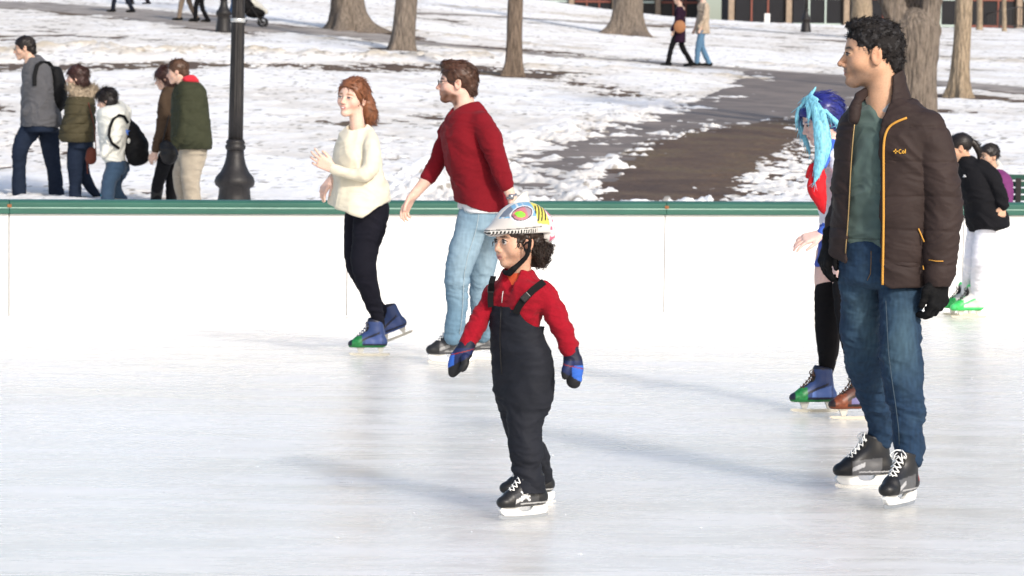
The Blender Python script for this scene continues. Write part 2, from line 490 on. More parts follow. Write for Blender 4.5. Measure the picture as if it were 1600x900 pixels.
def tangent_flow(N, d):
    d = np.asarray(d, float); t = d[None] - N * (N @ d)[:, None]
    return t / (np.linalg.norm(t, axis=1)[:, None] + 1e-9)
def strands(V, N, n, length, r, flow, seed=0, curl=0.0, lift=.25, segs=5, curlf=60, mask=None):
    """tapered locks of hair rooted on a surface; returns verts, quads"""
    rs = np.random.RandomState(seed)
    idx = np.arange(len(V)) if mask is None else np.where(mask)[0]
    if len(idx) == 0: return np.zeros((0, 3)), np.zeros((0, 4), int)
    idx = rs.choice(idx, n)
    p = V[idx] - N[idx] * .003; nn = N[idx]
    fl = flow(p, nn); fl = fl / (np.linalg.norm(fl, axis=1)[:, None] + 1e-9)
    ln = length * rs.uniform(.6, 1.25, n)
    rr = r * rs.uniform(.6, 1.3, n)
    ph = rs.uniform(0, 6.28, n)
    side = np.cross(nn, fl); side /= np.linalg.norm(side, axis=1)[:, None] + 1e-9
    pts = []
    for k in range(segs + 1):
        t = k / segs
        a = p + fl * (ln * t)[:, None] + nn * (lift * ln * (t - .75 * t * t))[:, None]
        w = np.sin(ph + t * curlf * ln) * curl * t ** .6; w2 = np.cos(ph * 1.7 + t * curlf * ln) * curl * t ** .6
        a = a + side * w[:, None] + nn * w2[:, None] * .7
        pts.append(a)
    VV = []; 
    for k in range(segs + 1):
        t = k / segs; w = rr * (1 - .75 * t ** 2)
        for j in range(3):
            a = 2 * math.pi * j / 3
            VV.append(pts[k] + side * (math.cos(a) * w)[:, None] + nn * (math.sin(a) * w)[:, None])
    VV = np.stack(VV, 1)                       # n, (segs+1)*3, 3
    nv = (segs + 1) * 3; Fq = []
    for k in range(segs):
        for j in range(3): Fq.append([k * 3 + j, k * 3 + (j + 1) % 3, (k + 1) * 3 + (j + 1) % 3, (k + 1) * 3 + j])
    Fq = np.array(Fq); Q = (Fq[None] + (np.arange(n) * nv)[:, None, None]).reshape(-1, 4)
    return VV.reshape(-1, 3), Q

def hair_part(name, F, h, m, parent, flow, n, length, r, curl=0, lift=.25, disp=None, seed=1, curlf=60, mask=None, color=None, segs=5):
    V, Q = F.mesh(h); N = vnormals(V, Q)
    if disp is not None: V = V + N * disp(V, N)[:, None]; N = vnormals(V, Q)
    mk = None if mask is None else mask(V, N)
    V2, Q2 = strands(V, N, n, length, r, flow, seed, curl, lift, segs, curlf, mk)
    VV = np.concatenate([V, V2]); QQ = np.concatenate([Q, Q2 + len(V)])
    C = color(VV, None) if callable(color) else None
    o = link_mesh(name, VV, QQ, m, parent, C); SURF[o.name] = (V, N)
    return o

# materials for people -------------------------------------------------
M_SKIN = mat('skin', rough=.52, spec=.32, attr=True, sss=.15, var=.09, vscale=130, bump=.3, bscale=420)
def m_cloth(name, col=(.5, .5, .5), rough=.85, bump=.35, bscale=500, sheen=.1, var=.10, vscale=12, spec=.15, **k):
    if max(col) < .09: sheen = 0.0; spec = min(spec, .12); col = tuple(c * .75 for c in col)
    return mat(name, col, rough=rough, spec=spec, var=var, vscale=vscale, bump=bump, bscale=bscale, sheen=sheen, **k)
def m_attr(name, rough=.8, **k): return mat(name, rough=rough, attr=True, **k)
def m_hair(name, col, rough=.45, var=.35): return mat(name, col, rough=rough, spec=.4, var=var, vscale=90, stretch=(1, 1, .4), bump=.4, bscale=260)
M_EYE = mat('eye', rough=.15, attr=True, spec=.6)

def face_color(c, H, R, skin, lip=None, brow=None, stubble=0.0, blush=.25, brow_arch=0.0, beard=None, beardcol=(.1, .05, .03), brow_w=.022):
    skin = np.array(skin); lip = skin * np.array([.85, .5, .48]) if lip is None else np.array(lip)
    def fn(V, N):
        q = (V - c) @ R.T / H; x, y, z = q.T; ay = np.abs(y)
        C = np.tile(skin, (len(V), 1))
        def mix(col, w):
            nonlocal C; w = np.clip(w, 0, 1)[:, None]; C = C * (1 - w) + np.array(col) * w
        inh = sstep(1.0, .8, np.linalg.norm(q, axis=1))
        n1 = perlin(V * 30, 3)
        mix(skin * np.array([1.02, .80, .76]), blush * inh * np.exp(-((x - .25) ** 2 + (ay - .2) ** 2 + (z + .14) ** 2) / .018))
        mix(skin * np.array([1.0, .78, .74]), 1.4 * blush * inh * np.exp(-((x - .45) ** 2 + ay ** 2 + (z + .14) ** 2) / .006))
        mix(skin * np.array([1.0, .76, .7]), .6 * inh * np.exp(-((x + .03) ** 2 + (ay - .36) ** 2 + (z + .04) ** 2) / .012))
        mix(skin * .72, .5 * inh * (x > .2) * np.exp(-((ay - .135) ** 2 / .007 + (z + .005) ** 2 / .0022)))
        if stubble:
            w = sstep(-.10, -.24, z + .25 * ay - .05) * sstep(-.16, .0, x) * inh * sstep(-.62, -.5, z)
            mix(skin * np.array([.50, .47, .47]), stubble * w * (.8 + .5 * n1))
        if beard is not None:
            w = beard(x, ay, z) * inh; mix(beardcol, w * (.9 + .4 * n1))
        lipw = inh * (x > .35) * sstep(.095, .06, ay) * np.maximum(np.exp(-((z + .247) / .015) ** 2), np.exp(-((z + .290) / .019) ** 2))
        mix(lip, lipw)
        mix(lip * .35, inh * (x > .35) * sstep(.10, .08, ay) * np.exp(-((z + .268) / .008) ** 2))
        if brow is not None:
            zc = .085 + brow_arch * np.sin(np.clip((ay - .05) / .17, 0, 1) * 3.1)
            mix(brow, 1.25 * inh * (x > .12) * sstep(.03, .075, ay) * sstep(.27, .17, ay) * np.exp(-((z - zc + .25 * np.maximum(ay - .16, 0)) / brow_w) ** 2) * (.8 + .4 * perlin(V * 160, 8)))
        mix(skin * .25, .9 * inh * (x > .3) * np.exp(-((ay - .03) ** 2 + (z + .178) ** 2) / .0003) * (x < .5))
        return np.clip(C, .003, 1)
    return fn

def eyes(P_, root, L, H, R, iris=(.05, .025, .012), gaze=(0, 0), lash=(.01, .007, .005), open_=1.0, white=.36):
    for s in (1, -1):
        c = L(.337, .135 * s, -.003); r = .062 * H
        n1, n2 = 20, 12
        V = []; C = []
        g = unit(np.array([1, math.sin(rad(gaze[0])) , math.sin(rad(gaze[1]))]))
        for i in range(n2 + 1):
            th = math.pi * i / n2
            for j in range(n1):
                ph = 2 * math.pi * j / n1
                loc = np.array([math.cos(th), math.sin(th) * math.cos(ph), math.sin(th) * math.sin(ph)])
                V.append(c + r * (R.T @ (loc * np.array([1, 1.05, .72 * open_]))))
                an = math.acos(np.clip(loc @ g, -1, 1))
                C.append((.004,) * 3 if an < .22 else (iris if an < .58 else (white, white * .93, white * .9)))
        Q = [(i * n1 + j, i * n1 + (j + 1) % n1, (i + 1) * n1 + (j + 1) % n1, (i + 1) * n1 + j) for i in range(n2) for j in range(n1)]
        eb = link_mesh('eye', V, np.array(Q), M_EYE, root, np.array(C))
        # lids and lashes
        F = Field(); pts_u = []; pts_l = []
        for k in range(7):
            a = -1 + 2 * k / 6; yy = .135 * s + a * .082
            pts_u.append((*L(.390 - .050 * abs(a) ** 2, yy, .030 * open_ * (1 - a * a) + .002), .0105 * H))
        mb = MB(); mb.tube([p[:3] for p in pts_u], [.004 * H, .008 * H, .010 * H, .010 * H, .010 * H, .008 * H, .004 * H], 6)
        mb.build('eyelash', mat('lash_%d' % int(lash[0] * 1000), lash, rough=.8), root, smooth=True)

def glasses(L, H, root):
    mb = MB()
    for s in (1, -1):
        pts = []
        for k in range(16):
            a = 2 * math.pi * k / 16
            pts.append(L(.46 - .02 * abs(math.cos(a)), .14 * s + .10 * math.cos(a), -.01 + .065 * math.sin(a)))
        mb.tube(pts, .006 * H, 5, closed=True)
        mb.tube([L(.44, .24 * s, .02), L(.2, .33 * s, .02), L(-.02, .37 * s, .01)], .007 * H, 5)
    mb.tube([L(.46, .04, .0), L(.47, 0, .01), L(.46, -.04, .0)], .006 * H, 5)
    return mb.build('glasses', mat('glasses_frame', (.02, .02, .02), rough=.3), root, smooth=True)

LIVE = []
class Person:
    def __init__(s, px, py, label, Y=None, group='people skating on the rink', z=None):
        if Y is None:
            g = ice_pt(px, py); Y = g[1]
        else: g = P(px, py, Y)
        if z is not None: g[2] = z
        s.Y = Y; s.s = F_PX / Y; s.g = g
        s.root = thing('person', label, 'person', g, group)
        s.B = Field(); s.under = []
    def J(s, px, py, dy=0.0): return P(px, py, s.Y + dy)
    def r(s, px): return px / s.s
    def tube(s, F, pts, k=.01, sub=4, grow=0.0, w=None, wf=1.0, mode='add'):
        if mode == 'add' and F is not s.B: F.__dict__.setdefault('tubes', []).append((pts, w, wf))
        """pts rows: px, py, r_px, dy"""
        rows = []
        for p in pts:
            q = s.J(p[0], p[1], p[3] if len(p) > 3 else 0); rows.append((*q, s.r(p[2]) + grow))
        F.tube(rows, k, sub, w, wf, mode); return F
    def sil(s, F, rows, yaw, q=.62, dy=0.0, k=.01, n=2.4, inset=0.0, mode='add', round_=.012):
        """rows: py, pxL, pxR [, dy]: silhouette loft, body yaw, depth/width ratio q"""
        a = s.J((rows[0][1] + rows[0][2]) / 2, rows[0][0], dy)
        u = np.array([0, 0, 1.0]); R = frame(yaw); w = R[1]; f = np.cross(u, w)
        secs = []
        for row in rows:
            pl = s.J(row[1], row[0], dy); pr = s.J(row[2], row[0], dy); c = (pl + pr) / 2; W = (pr[0] - pl[0]) / 2
            qq = row[4] if len(row) > 4 else q
            ca, sa = abs(math.cos(rad(yaw))), abs(math.sin(rad(yaw)))
            rw = W / math.sqrt(ca * ca + qq * qq * sa * sa); rf = rw * qq
            off = c - a; off[1] += row[3] if len(row) > 3 else 0
            secs.append((off[2], off @ w, off @ f, rw, rf))
        F.loft(a, u, w, secs, k, n, mode, inset, round_); return F
    def finish(s):
        for pts, w, wf in s.under:
            s.tube(s.B, [(p_[0], p_[1], max(p_[2] * .72, .5) - .004 * s.s, p_[3] if len(p_) > 3 else 0) for p_ in pts], .008, 2, 0.0, w, wf)
        F, h, m, color = s.body_args; make_part('body', F, h, m, s.root, None, color)
    def part(s, name, F, h, m, disp=None, color=None, parent=None, sm=0, label=None):
        if name == 'body': s.body_args = (F, h, m, color); LIVE.append(s); return None
        if name in ('jeans', 'leggings', 'trousers', 'bib_trousers', 'stockings', 'jacket', 'sweater', 'fleece', 'coat', 'parka', 'fleece_jacket', 'blouse'): s.under += F.__dict__.get('tubes', [])
        return make_part(name, F, h, m, parent or s.root, disp, color, sm, label)

# ------------------------------------------------------------------ skates
def poly_strip(mb, T, outline, th, bev=.0): mb.prism(outline, th, T)
def skate(person, pos, alpha, S=1.0, pitch=0.0, roll=0.0, style='hockey', cols=None, seed=0, h=.005, lace=(.85, .85, .83)):
    """pos: world point under the middle of the blade; local x toe, y left, z up"""
    f, l, u = frame(alpha, pitch, roll); pos = np.asarray(pos, float)
    def T(p): p = np.asarray(p, float) * S; return pos + f * p[0] + l * p[1] + u * p[2]
    R = np.array([f, l, u]); root = person.root
    F = Field(); z0 = .062
    C = lambda a, b, ra, rb, k=.02, w=None, wf=1: F.cone(T(a), T(b), ra * S, rb * S, k * S, w if w is None else R.T @ np.array(w), wf)
    C((-.095, 0, z0 + .040), (-.02, 0, z0 + .036), .040, .040)
    C((-.02, 0, z0 + .034), (.085, 0, z0 + .030), .040, .040)
    C((.085, 0, z0 + .030), (.125, 0, z0 + .024), .040, .030)
    C((-.075, 0, z0 + .05), (-.055, 0, z0 + .185), .045, .048)
    C((-.035, 0, z0 + .115), (.07, 0, z0 + .052), .044, .036, .03)
    C((-.030, 0, z0 + .11), (-.022, 0, z0 + .19), .036, .040, .03)
    F.ell(T((.116, 0, z0 + .026)), np.array([.042, .041, .030]) * S, R, .010 * S)
    F.plane(T((0, 0, z0)), -u, .006 * S)
    F.plane(T((-.04, 0, z0 + (.215 if style != 'hockey' else .175))), unit(u - f * .25), .006 * S)
    Fi = Field()
    F.cone(T((-.045, 0, z0 + .15)), T((-.035, 0, z0 + .26)), .030 * S, .036 * S, .004, mode='sub')
    if cols is None: cols = dict(toe=(.012, .012, .013), main=(.018, .018, .020), mid=(.11, .11, .115), trim=(.36, .36, .37))
    def color(V, N):
        q = (V - pos) @ R.T / S; x, y, z = q.T; z = z - z0
        C_ = np.tile(np.array(cols['main'], float), (len(V), 1))
        def put(c, m): C_[m] = c
        if style == 'hockey':
            put(cols['mid'], (z < .075 - .10 * (x - .02)) & (x > -.06) & (np.abs(y) > .018))
            put(cols['trim'], (np.abs(z - (.035 + .35 * (.07 - x))) < .010) & (x > .02) & (x < .085))
            put(cols['trim'], (np.abs(z - .018) < .004) & (x < .05))
            if 'red' in cols: put(cols['red'], (x < -.085) & (z > .05))
            if 'mark' in cols:
                a = x - .02; b = z - .055
                put(cols['mark'], (np.abs(y) > .02) & (np.abs(a) < .028) & (np.abs(b) < .026) & ((np.abs(a - b * 1.1) < .006) | (np.abs(a + b * 1.1) < .006) | (np.abs(b) < .004)))
            put(cols['toe'], (x > .082))
        else:
            nz = perlin(q * 60, 2)
            put(cols['mid'], (z < .08 + .3 * (-x - .02)) & (x < .03) & (x > -.09) & (z > .03))
            put(cols['dark'], (np.abs(z - (.09 - .45 * (x + .02))) < .008) & (x > -.07) & (x < .08))
            put(cols['dark'], (z < .03) & (z > .016))
            put(cols['dark'], (np.abs(y) < .014) & (x > -.05) & (x < .08) & (z > .05))
            m = (x > .055) & (z < .09); C_[m] = np.array(cols['toe'])[None] * (1 + .5 * nz[m])[:, None]
            put(cols['dark'], (x > .128) & (z > .01))
            put(cols['toe'], z < .016)
            put(cols['dark'], (z > .196))
        return np.clip(C_, .003, 1)
    boot = make_part('skate', F, h, m_attr('skate_boot', rough=.42, spec=.4, bump=.2, bscale=200), root, None, color)
    # tongue
    Ft = Field(); Ft.tube([(*T((.055, 0, z0 + .070)), .014 * S), (*T((.035, 0, z0 + .088)), .016 * S), (*T((-.0, 0, z0 + .145)), .020 * S), (*T((-.004, 0, z0 + (.195 if style != 'hockey' else .165))), .021 * S)], .01, 3, R.T @ np.array([0, 1, 0]), 1.35)
    make_part('tongue', Ft, h, mat('skate_tongue_' + style, cols.get('tongue', (.02, .02, .02)), rough=.7), boot)
    # laces
    mb = MB(); rs = random.Random(seed); n = 7
    line = []
    for i in range(n):
        t = i / (n - 1); x = .092 - .098 * t; z = z0 + .078 + .110 * t ** 1.15
        line.append((x, z, .022 + .006 * t))
    def lp(x, y, z): return T((x, y, z))
    for i in range(n - 1):
        (x, z, w), (x2, z2, w2) = line[i], line[i + 1]
        for s in (1, -1):
            mb.tube([lp(x, s * w, z - .008), lp((x + x2) / 2 + .006, 0, (z + z2) / 2 + .008 + .003 * s), lp(x2, -s * w2, z2 - .008)], .0030 * S, 6)
    x, z, w = line[-1]
    for s in (1, -1):
        loop = [lp(x + .006, 0, z + .004)]
        for k in range(1, 7):
            a = k / 7 * math.pi; loop.append(lp(x + .014 + .018 * math.sin(a), s * (.04 * math.sin(a / 1.2)), z - .052 * (k / 7) + .012))
        mb.tube(loop, .0028 * S, 6)
        mb.tube([lp(x + .006, 0, z + .004), lp(x + .03, s * .016, z - .015), lp(x + .034, s * .026, z - .055)], .0026 * S, 6)
    mb.build('laces', mat('lace_%d' % int(lace[0] * 100), lace, rough=.8), boot, smooth=True)
    # holder and blade
    if style == 'hockey':
        ol = [(-.135, z0 + .002), (-.132, .034), (-.120, .020), (-.06, .016), (.06, .016), (.120, .020), (.140, .034), (.150, .050), (.140, z0 + .002), (.045, z0 + .002), (.035, .045), (.015, .036), (-.02, .036), (-.038, .045), (-.048, z0 + .002)]
        mb = MB(); mb.prism(ol, .026, T); mb.build('blade_holder', mat('holder_white', (.78, .78, .76), rough=.35, spec=.5), boot, bevel=.004 * S)
        bl = [(-.140, .020), (-.143, .010), (-.125, .001), (-.05, 0), (.06, 0), (.130, .003), (.148, .012), (.150, .026), (.06, .0165), (-.06, .0165)]
    else:
        mb = MB()
        for x0, x1 in ((-.10, -.07), (.045, .085)):
            mb = MB(); mb.prism([(x0 - .012, z0 + .002), (x0 + .006, .020), (x1 - .006, .020), (x1 + .012, z0 + .002)], .012, T)
            mb.build('blade_post', mat('post_steel', (.5, .5, .48), rough=.35, metal=.6), boot, bevel=.002 * S)
        bl = [(-.150, .020), (-.155, .010), (-.135, .001), (-.05, 0), (.06, 0), (.130, .004), (.155, .016), (.140, .022), (.0, .018), (-.1, .020)]
    mb = MB(); mb.prism(bl, .0035 if style == 'hockey' else .005, T)
    mb.build('blade', mat('blade_steel' if style == 'hockey' else 'blade_dull', (.55, .57, .60) if style == 'hockey' else (.50, .48, .42), rough=.25, metal=.9 if style == 'hockey' else .4), boot)
    return dict(root=boot, ankle=T((-.05, 0, z0 + .17)), T=T)
# ------------------------------------------------------------------ terrain
def zg(x, y):
    x = np.asarray(x, float); y = np.asarray(y, float)
    m = .0662 - .0016 * 7.5 * np.tanh((x - .3) / 7.5)
    s = np.log1p(np.exp((y - 29.5) / 2.0)) * 2.0
    far = np.where(y > 118, (y - 118) * .75, 0)
    return .42 + m * (s - far)
def gnd(px, py):
    d = ray(px, py); a, b = 23.0, 260.0
    Y = np.linspace(a, b, 3000); p = CAM[None] + d[None] * (Y / d[1])[:, None]
    dz = p[:, 2] - zg(p[:, 0], p[:, 1]); i = np.argmax(dz < 0)
    if dz[i] >= 0: i = len(Y) - 1
    q = p[i].copy(); q[2] = zg(q[0], q[1]); return q
def gpoly(pts): return np.array([gnd(*p)[:2] for p in pts])
def poly_sd(x, y, P_):
    """signed distance to a polygon, negative inside"""
    d = np.full(x.shape, 1e9); ins = np.zeros(x.shape, bool); n = len(P_)
    for i in range(n):
        a = P_[i]; b = P_[(i + 1) % n]; e = b - a
        wx = x - a[0]; wy = y - a[1]; t = np.clip((wx * e[0] + wy * e[1]) / (e @ e + 1e-9), 0, 1)
        d = np.minimum(d, (wx - t * e[0]) ** 2 + (wy - t * e[1]) ** 2)
        c = ((a[1] > y) != (b[1] > y)) & (x < e[0] * (y - a[1]) / (e[1] + 1e-12) + a[0]); ins ^= c
    d = np.sqrt(d); return np.where(ins, -d, d)
def line_d(x, y, L_):
    d = np.full(x.shape, 1e9)
    for a, b in zip(L_[:-1], L_[1:]):
        e = b - a; wx = x - a[0]; wy = y - a[1]; t = np.clip((wx * e[0] + wy * e[1]) / (e @ e), 0, 1)
        d = np.minimum(d, (wx - t * e[0]) ** 2 + (wy - t * e[1]) ** 2)
    return np.sqrt(d)
def fan_grid(y0, y1, ny, nx, spread=.245, extra=1.5, pw=0):
    v = np.linspace(0, 1, ny); Y = y0 * (y1 / y0) ** v
    u = np.linspace(-1, 1, nx); u = u * ((1 - pw) + pw * u ** 4)
    YY = np.repeat(Y[:, None], nx, 1); XX = u[None] * (YY * spread + extra)
    i = np.arange(ny - 1)[:, None] * nx + np.arange(nx - 1)[None]
    Q = np.stack([i, i + 1, i + nx + 1, i + nx], -1).reshape(-1, 4)
    return XX.ravel(), YY.ravel(), Q

# the ice ----------------------------------------------------------------
def ice_material():
    m = bpy.data.materials.new('ice'); m.use_nodes = True; t = m.node_tree; N = t.nodes; L = t.links; b = N['Principled BSDF']
    tc = N.new('ShaderNodeTexCoord')
    def noise(scale, st, det=4, rough=.6, dist=0):
        mp = N.new('ShaderNodeMapping'); mp.inputs['Scale'].default_value = st; L.new(tc.outputs['Object'], mp.inputs[0])
        mp.inputs['Rotation'].default_value = (0, 0, rad(-7))
        nz = N.new('ShaderNodeTexNoise'); nz.inputs['Scale'].default_value = scale; nz.inputs['Detail'].default_value = det; nz.inputs['Roughness'].default_value = rough; nz.inputs['Distortion'].default_value = dist
        L.new(mp.outputs[0], nz.inputs['Vector']); return nz.outputs['Fac']
    def rng(v, a, b_, c, d):
        r = N.new('ShaderNodeMapRange'); r.inputs[1].default_value = a; r.inputs[2].default_value = b_; r.inputs[3].default_value = c; r.inputs[4].default_value = d; L.new(v, r.inputs[0]); return r.outputs[0]
    def math_(op, a, b_):
        n = N.new('ShaderNodeMath'); n.operation = op
        for i, v in enumerate((a, b_)):
            if isinstance(v, (int, float)): n.inputs[i].default_value = v
            else: L.new(v, n.inputs[i])
        return n.outputs[0]
    big = noise(.55, (.5, 1.1, 1), 4, .6, .6); mid = noise(2.2, (.35, 1.3, 1), 5, .65); fine = noise(9, (.22, 1.1, 1), 6, .72, 1.0); scr = noise(40, (.14, 1.0, 1), 4, .65, 1.2); spk = noise(95, (.8, 1, 1), 2, .5)
    pits = noise(60, (.8, 1, 1), 2)
    mix = N.new('ShaderNodeMix'); mix.data_type = 'RGBA'; L.new(rng(math_('ADD', math_('MULTIPLY', big, .5), math_('MULTIPLY', mid, .5)), .38, .62, 0, 1), mix.inputs[0])
    mix.inputs[6].default_value = (.70, .67, .60, 1); mix.inputs[7].default_value = (.80, .78, .745, 1)
    v = math_('ADD', math_('MULTIPLY', rng(fine, .25, .75, -.5, .5), .13), math_('MULTIPLY', rng(scr, .3, .7, -.5, .5), .06))
    v = math_('ADD', v, math_('MULTIPLY', rng(scr, .66, .74, 0, 1), .08))
    v = math_('ADD', v, math_('MULTIPLY', rng(spk, .69, .74, 0, 1), .10))
    v = math_('ADD', v, math_('MULTIPLY', rng(mid, .3, .7, -.5, .5), .10))
    for sc_, th_ in ((.32, .0016), (.55, .0020)):
        rd = noise(sc_, (.45, 1.3, 1), 1, .4, .35); ab = N.new('ShaderNodeMath'); ab.operation = 'ABSOLUTE'; L.new(math_('SUBTRACT', rd, .5), ab.inputs[0]); v = math_('ADD', v, math_('MULTIPLY', rng(ab.outputs[0], 0, th_, 1, 0), .09))
    v = math_('ADD', v, 1.0)
    vm = N.new('ShaderNodeVectorMath'); vm.operation = 'SCALE'; L.new(mix.outputs[2], vm.inputs[0]); L.new(v, vm.inputs['Scale'])
    L.new(vm.outputs[0], b.inputs['Base Color'])
    L.new(rng(math_('ADD', math_('MULTIPLY', fine, .5), math_('MULTIPLY', mid, .5)), .35, .65, .16, .38), b.inputs['Roughness'])
    b.inputs['Specular IOR Level'].default_value = .32; b.inputs['IOR'].default_value = 1.31
    b.inputs['Subsurface Weight'].default_value = .9; b.inputs['Subsurface Radius'].default_value = (1, 1, 1); b.inputs['Subsurface Scale'].default_value = 1.4
    bp = N.new('ShaderNodeBump'); bp.inputs['Strength'].default_value = .35; bp.inputs['Distance'].default_value = .004
    L.new(math_('ADD', math_('MULTIPLY', fine, .6), math_('MULTIPLY', scr, .4)), bp.inputs['Height'])
    bp2 = N.new('ShaderNodeBump'); bp2.inputs['Strength'].default_value = .10; bp2.inputs['Distance'].default_value = .01; L.new(pits, bp2.inputs['Height']); L.new(bp.outputs[0], bp2.inputs['Normal'])
    L.new(bp2.outputs[0], b.inputs['Normal'])
    return m
A_ = ice_pt(14, 499); B_ = ice_pt(1037, 490.5)
bd = unit(np.array([B_[0] - A_[0], B_[1] - A_[1], 0])); bn = np.array([-bd[1], bd[0], 0])     # bn points away from the rink
PL = np.linalg.norm((B_ - A_)[:2]) / 2                                       # panel length
mb = MB(); e0 = A_ - bd * 14; e1 = A_ + bd * 22
mb.add([(-16, -6, 0), (18, -6, 0), (e1[0], e1[1], 0), (e0[0], e0[1], 0)], [(0, 1, 2, 3)])
o = mb.build('ice', ice_material()); o['kind'] = 'structure'
# snow crumbs and shavings lying on the ice
rs = np.random.RandomState(11); mb = MB()
for k in range(420):
    y = 7 + 15 * rs.rand() ** .8; x = (rs.rand() - .5) * (y * .44 + 1)
    if k % 3 == 0: x = -1 + (y - 12) * .8 + rs.normal() * .5
    r = .0018 + .004 * rs.rand() ** 3
    if rs.rand() < .02: r *= 2.2
    V = []; 
    for (a, b_, c_) in ((1, 0, 0), (-1, 0, 0), (0, 1, 0), (0, -1, 0), (0, 0, 1), (0, 0, -.4)):
        q = r * (.7 + .6 * rs.rand()); V.append((x + a * q * 1.4, y + b_ * q, c_ * q * .7 + .001))
    mb.add(V, [(0, 2, 4), (2, 1, 4), (1, 3, 4), (3, 0, 4), (2, 0, 5), (1, 2, 5), (3, 1, 5), (0, 3, 5)])
o = mb.build('ice_shavings', mat('crumbs', (.80, .82, .85), rough=.6)); o['kind'] = 'stuff'; o['label'] = 'loose white ice shavings scattered over the rink'

# barrier ---------------------------------------------------------------
bar = thing('rink_barrier', 'low white rink board of long panels topped by a green rail', 'barrier', A_)
HB = .755
m_panel = mat('panel_white', (.80, .80, .80), rough=.35, spec=.4, var=.035, vscale=3, stretch=(.4, 1, 5), bump=.05, bscale=6)
m_gap = mat('panel_gap', (.14, .14, .13), rough=.9)
for i in range(-4, 9):
    s0 = A_ + bd * (PL * i + .0034); s1 = A_ + bd * (PL * (i + 1) - .0034)
    c = (s0 + s1) / 2 + bn * .01 + np.array([0, 0, HB / 2 + .001])
    mb = MB(); mb.box(c, (np.linalg.norm(s1 - s0), .02, HB), np.array([bd, bn, [0, 0, 1]])); mb.build('panel', m_panel, bar, bevel=.003)
    c2 = A_ + bd * (PL * i) + bn * .07 + np.array([0, 0, HB / 2])
    mb = MB(); mb.box(c2, (.06, .08, HB), np.array([bd, bn, [0, 0, 1]])); mb.build('post', m_gap, bar)
# frost packed along the foot of the boards
rs_n = 900; V = []; 
for i in range(rs_n):
    q = A_ + bd * (-9 + 24 * i / (rs_n - 1)); nz_ = float(fbm(np.array([[q[0] * 2.2, q[1] * 2.2, 0]]), 4, 77)[0]); hh = max(.004, .014 + .020 * nz_); ww = max(.02, .05 + .06 * nz_)
    for (a, z) in ((-ww, -.004), (-ww * .55, hh * .45), (-ww * .2, hh * .8), (-.001, hh), (.004, hh * .9)): V.append((q[0] + bn[0] * a, q[1] + bn[1] * a, z))
Fq = np.array([(i * 5 + j, (i + 1) * 5 + j, (i + 1) * 5 + j + 1, i * 5 + j + 1) for i in range(rs_n - 1) for j in range(4)])
o = link_mesh('packed_frost', V, Fq, mat('frost', (.86, .86, .86), rough=.8, bump=.5, bscale=60)); o['kind'] = 'stuff'; o['label'] = 'low line of packed frost at the foot of the white boards'
m_rail = mat('rail_green', (.026, .105, .078), rough=.5, spec=.3, var=.10, vscale=4, stretch=(.5, 2, 2), bump=.08, bscale=60)
m_raill = mat('rail_highlight', (.22, .36, .30), rough=.4, var=.15, vscale=9)  # paler green that paints in the rail's highlight line
prof = [(-.035, .0), (-.035, .030), (-.028, .038), (-.028, .046), (-.035, .050), (-.035, .078), (-.020, .094), (.10, .100), (.125, .085), (.125, .0)]
for i in range(-4, 9):
    s0 = A_ + bd * (PL * i + .0015); s1 = A_ + bd * (PL * (i + 1) - .0015)
    V = []; n = len(prof)
    for s_ in (s0, s1):
        for (a, z) in prof: q = s_ + bn * a; V.append((q[0], q[1], HB + .003 + z))
    Fc = [tuple(range(n)), tuple(range(2 * n - 1, n - 1, -1))] + [(k, k + n, (k + 1) % n + n, (k + 1) % n) for k in range(n)]
    mb = MB(); mb.add(V, Fc); rl = mb.build('rail', m_rail, bar, bevel=.003)
    mb = MB(); q0 = s0 + bn * -.031; q1 = s1 + bn * -.031
    mb.tube([(q0[0], q0[1], HB + .045), (q1[0], q1[1], HB + .045)], .0065, 8); mb.build('trim', m_raill, rl)  # thin pale tube in the groove, drawn in as a highlight
mb = MB()
for pxj in (0, 2):
    q = A_ + bd * PL * pxj - bn * .0385; mb.box(q + np.array([0, 0, HB + .06]), (.03, .006, .022), np.array([bd, bn, [0, 0, 1]]))
    mb.build('rusty_bracket', mat('rust', (.25, .10, .04), rough=.8, var=.3, vscale=90), bar); mb = MB()

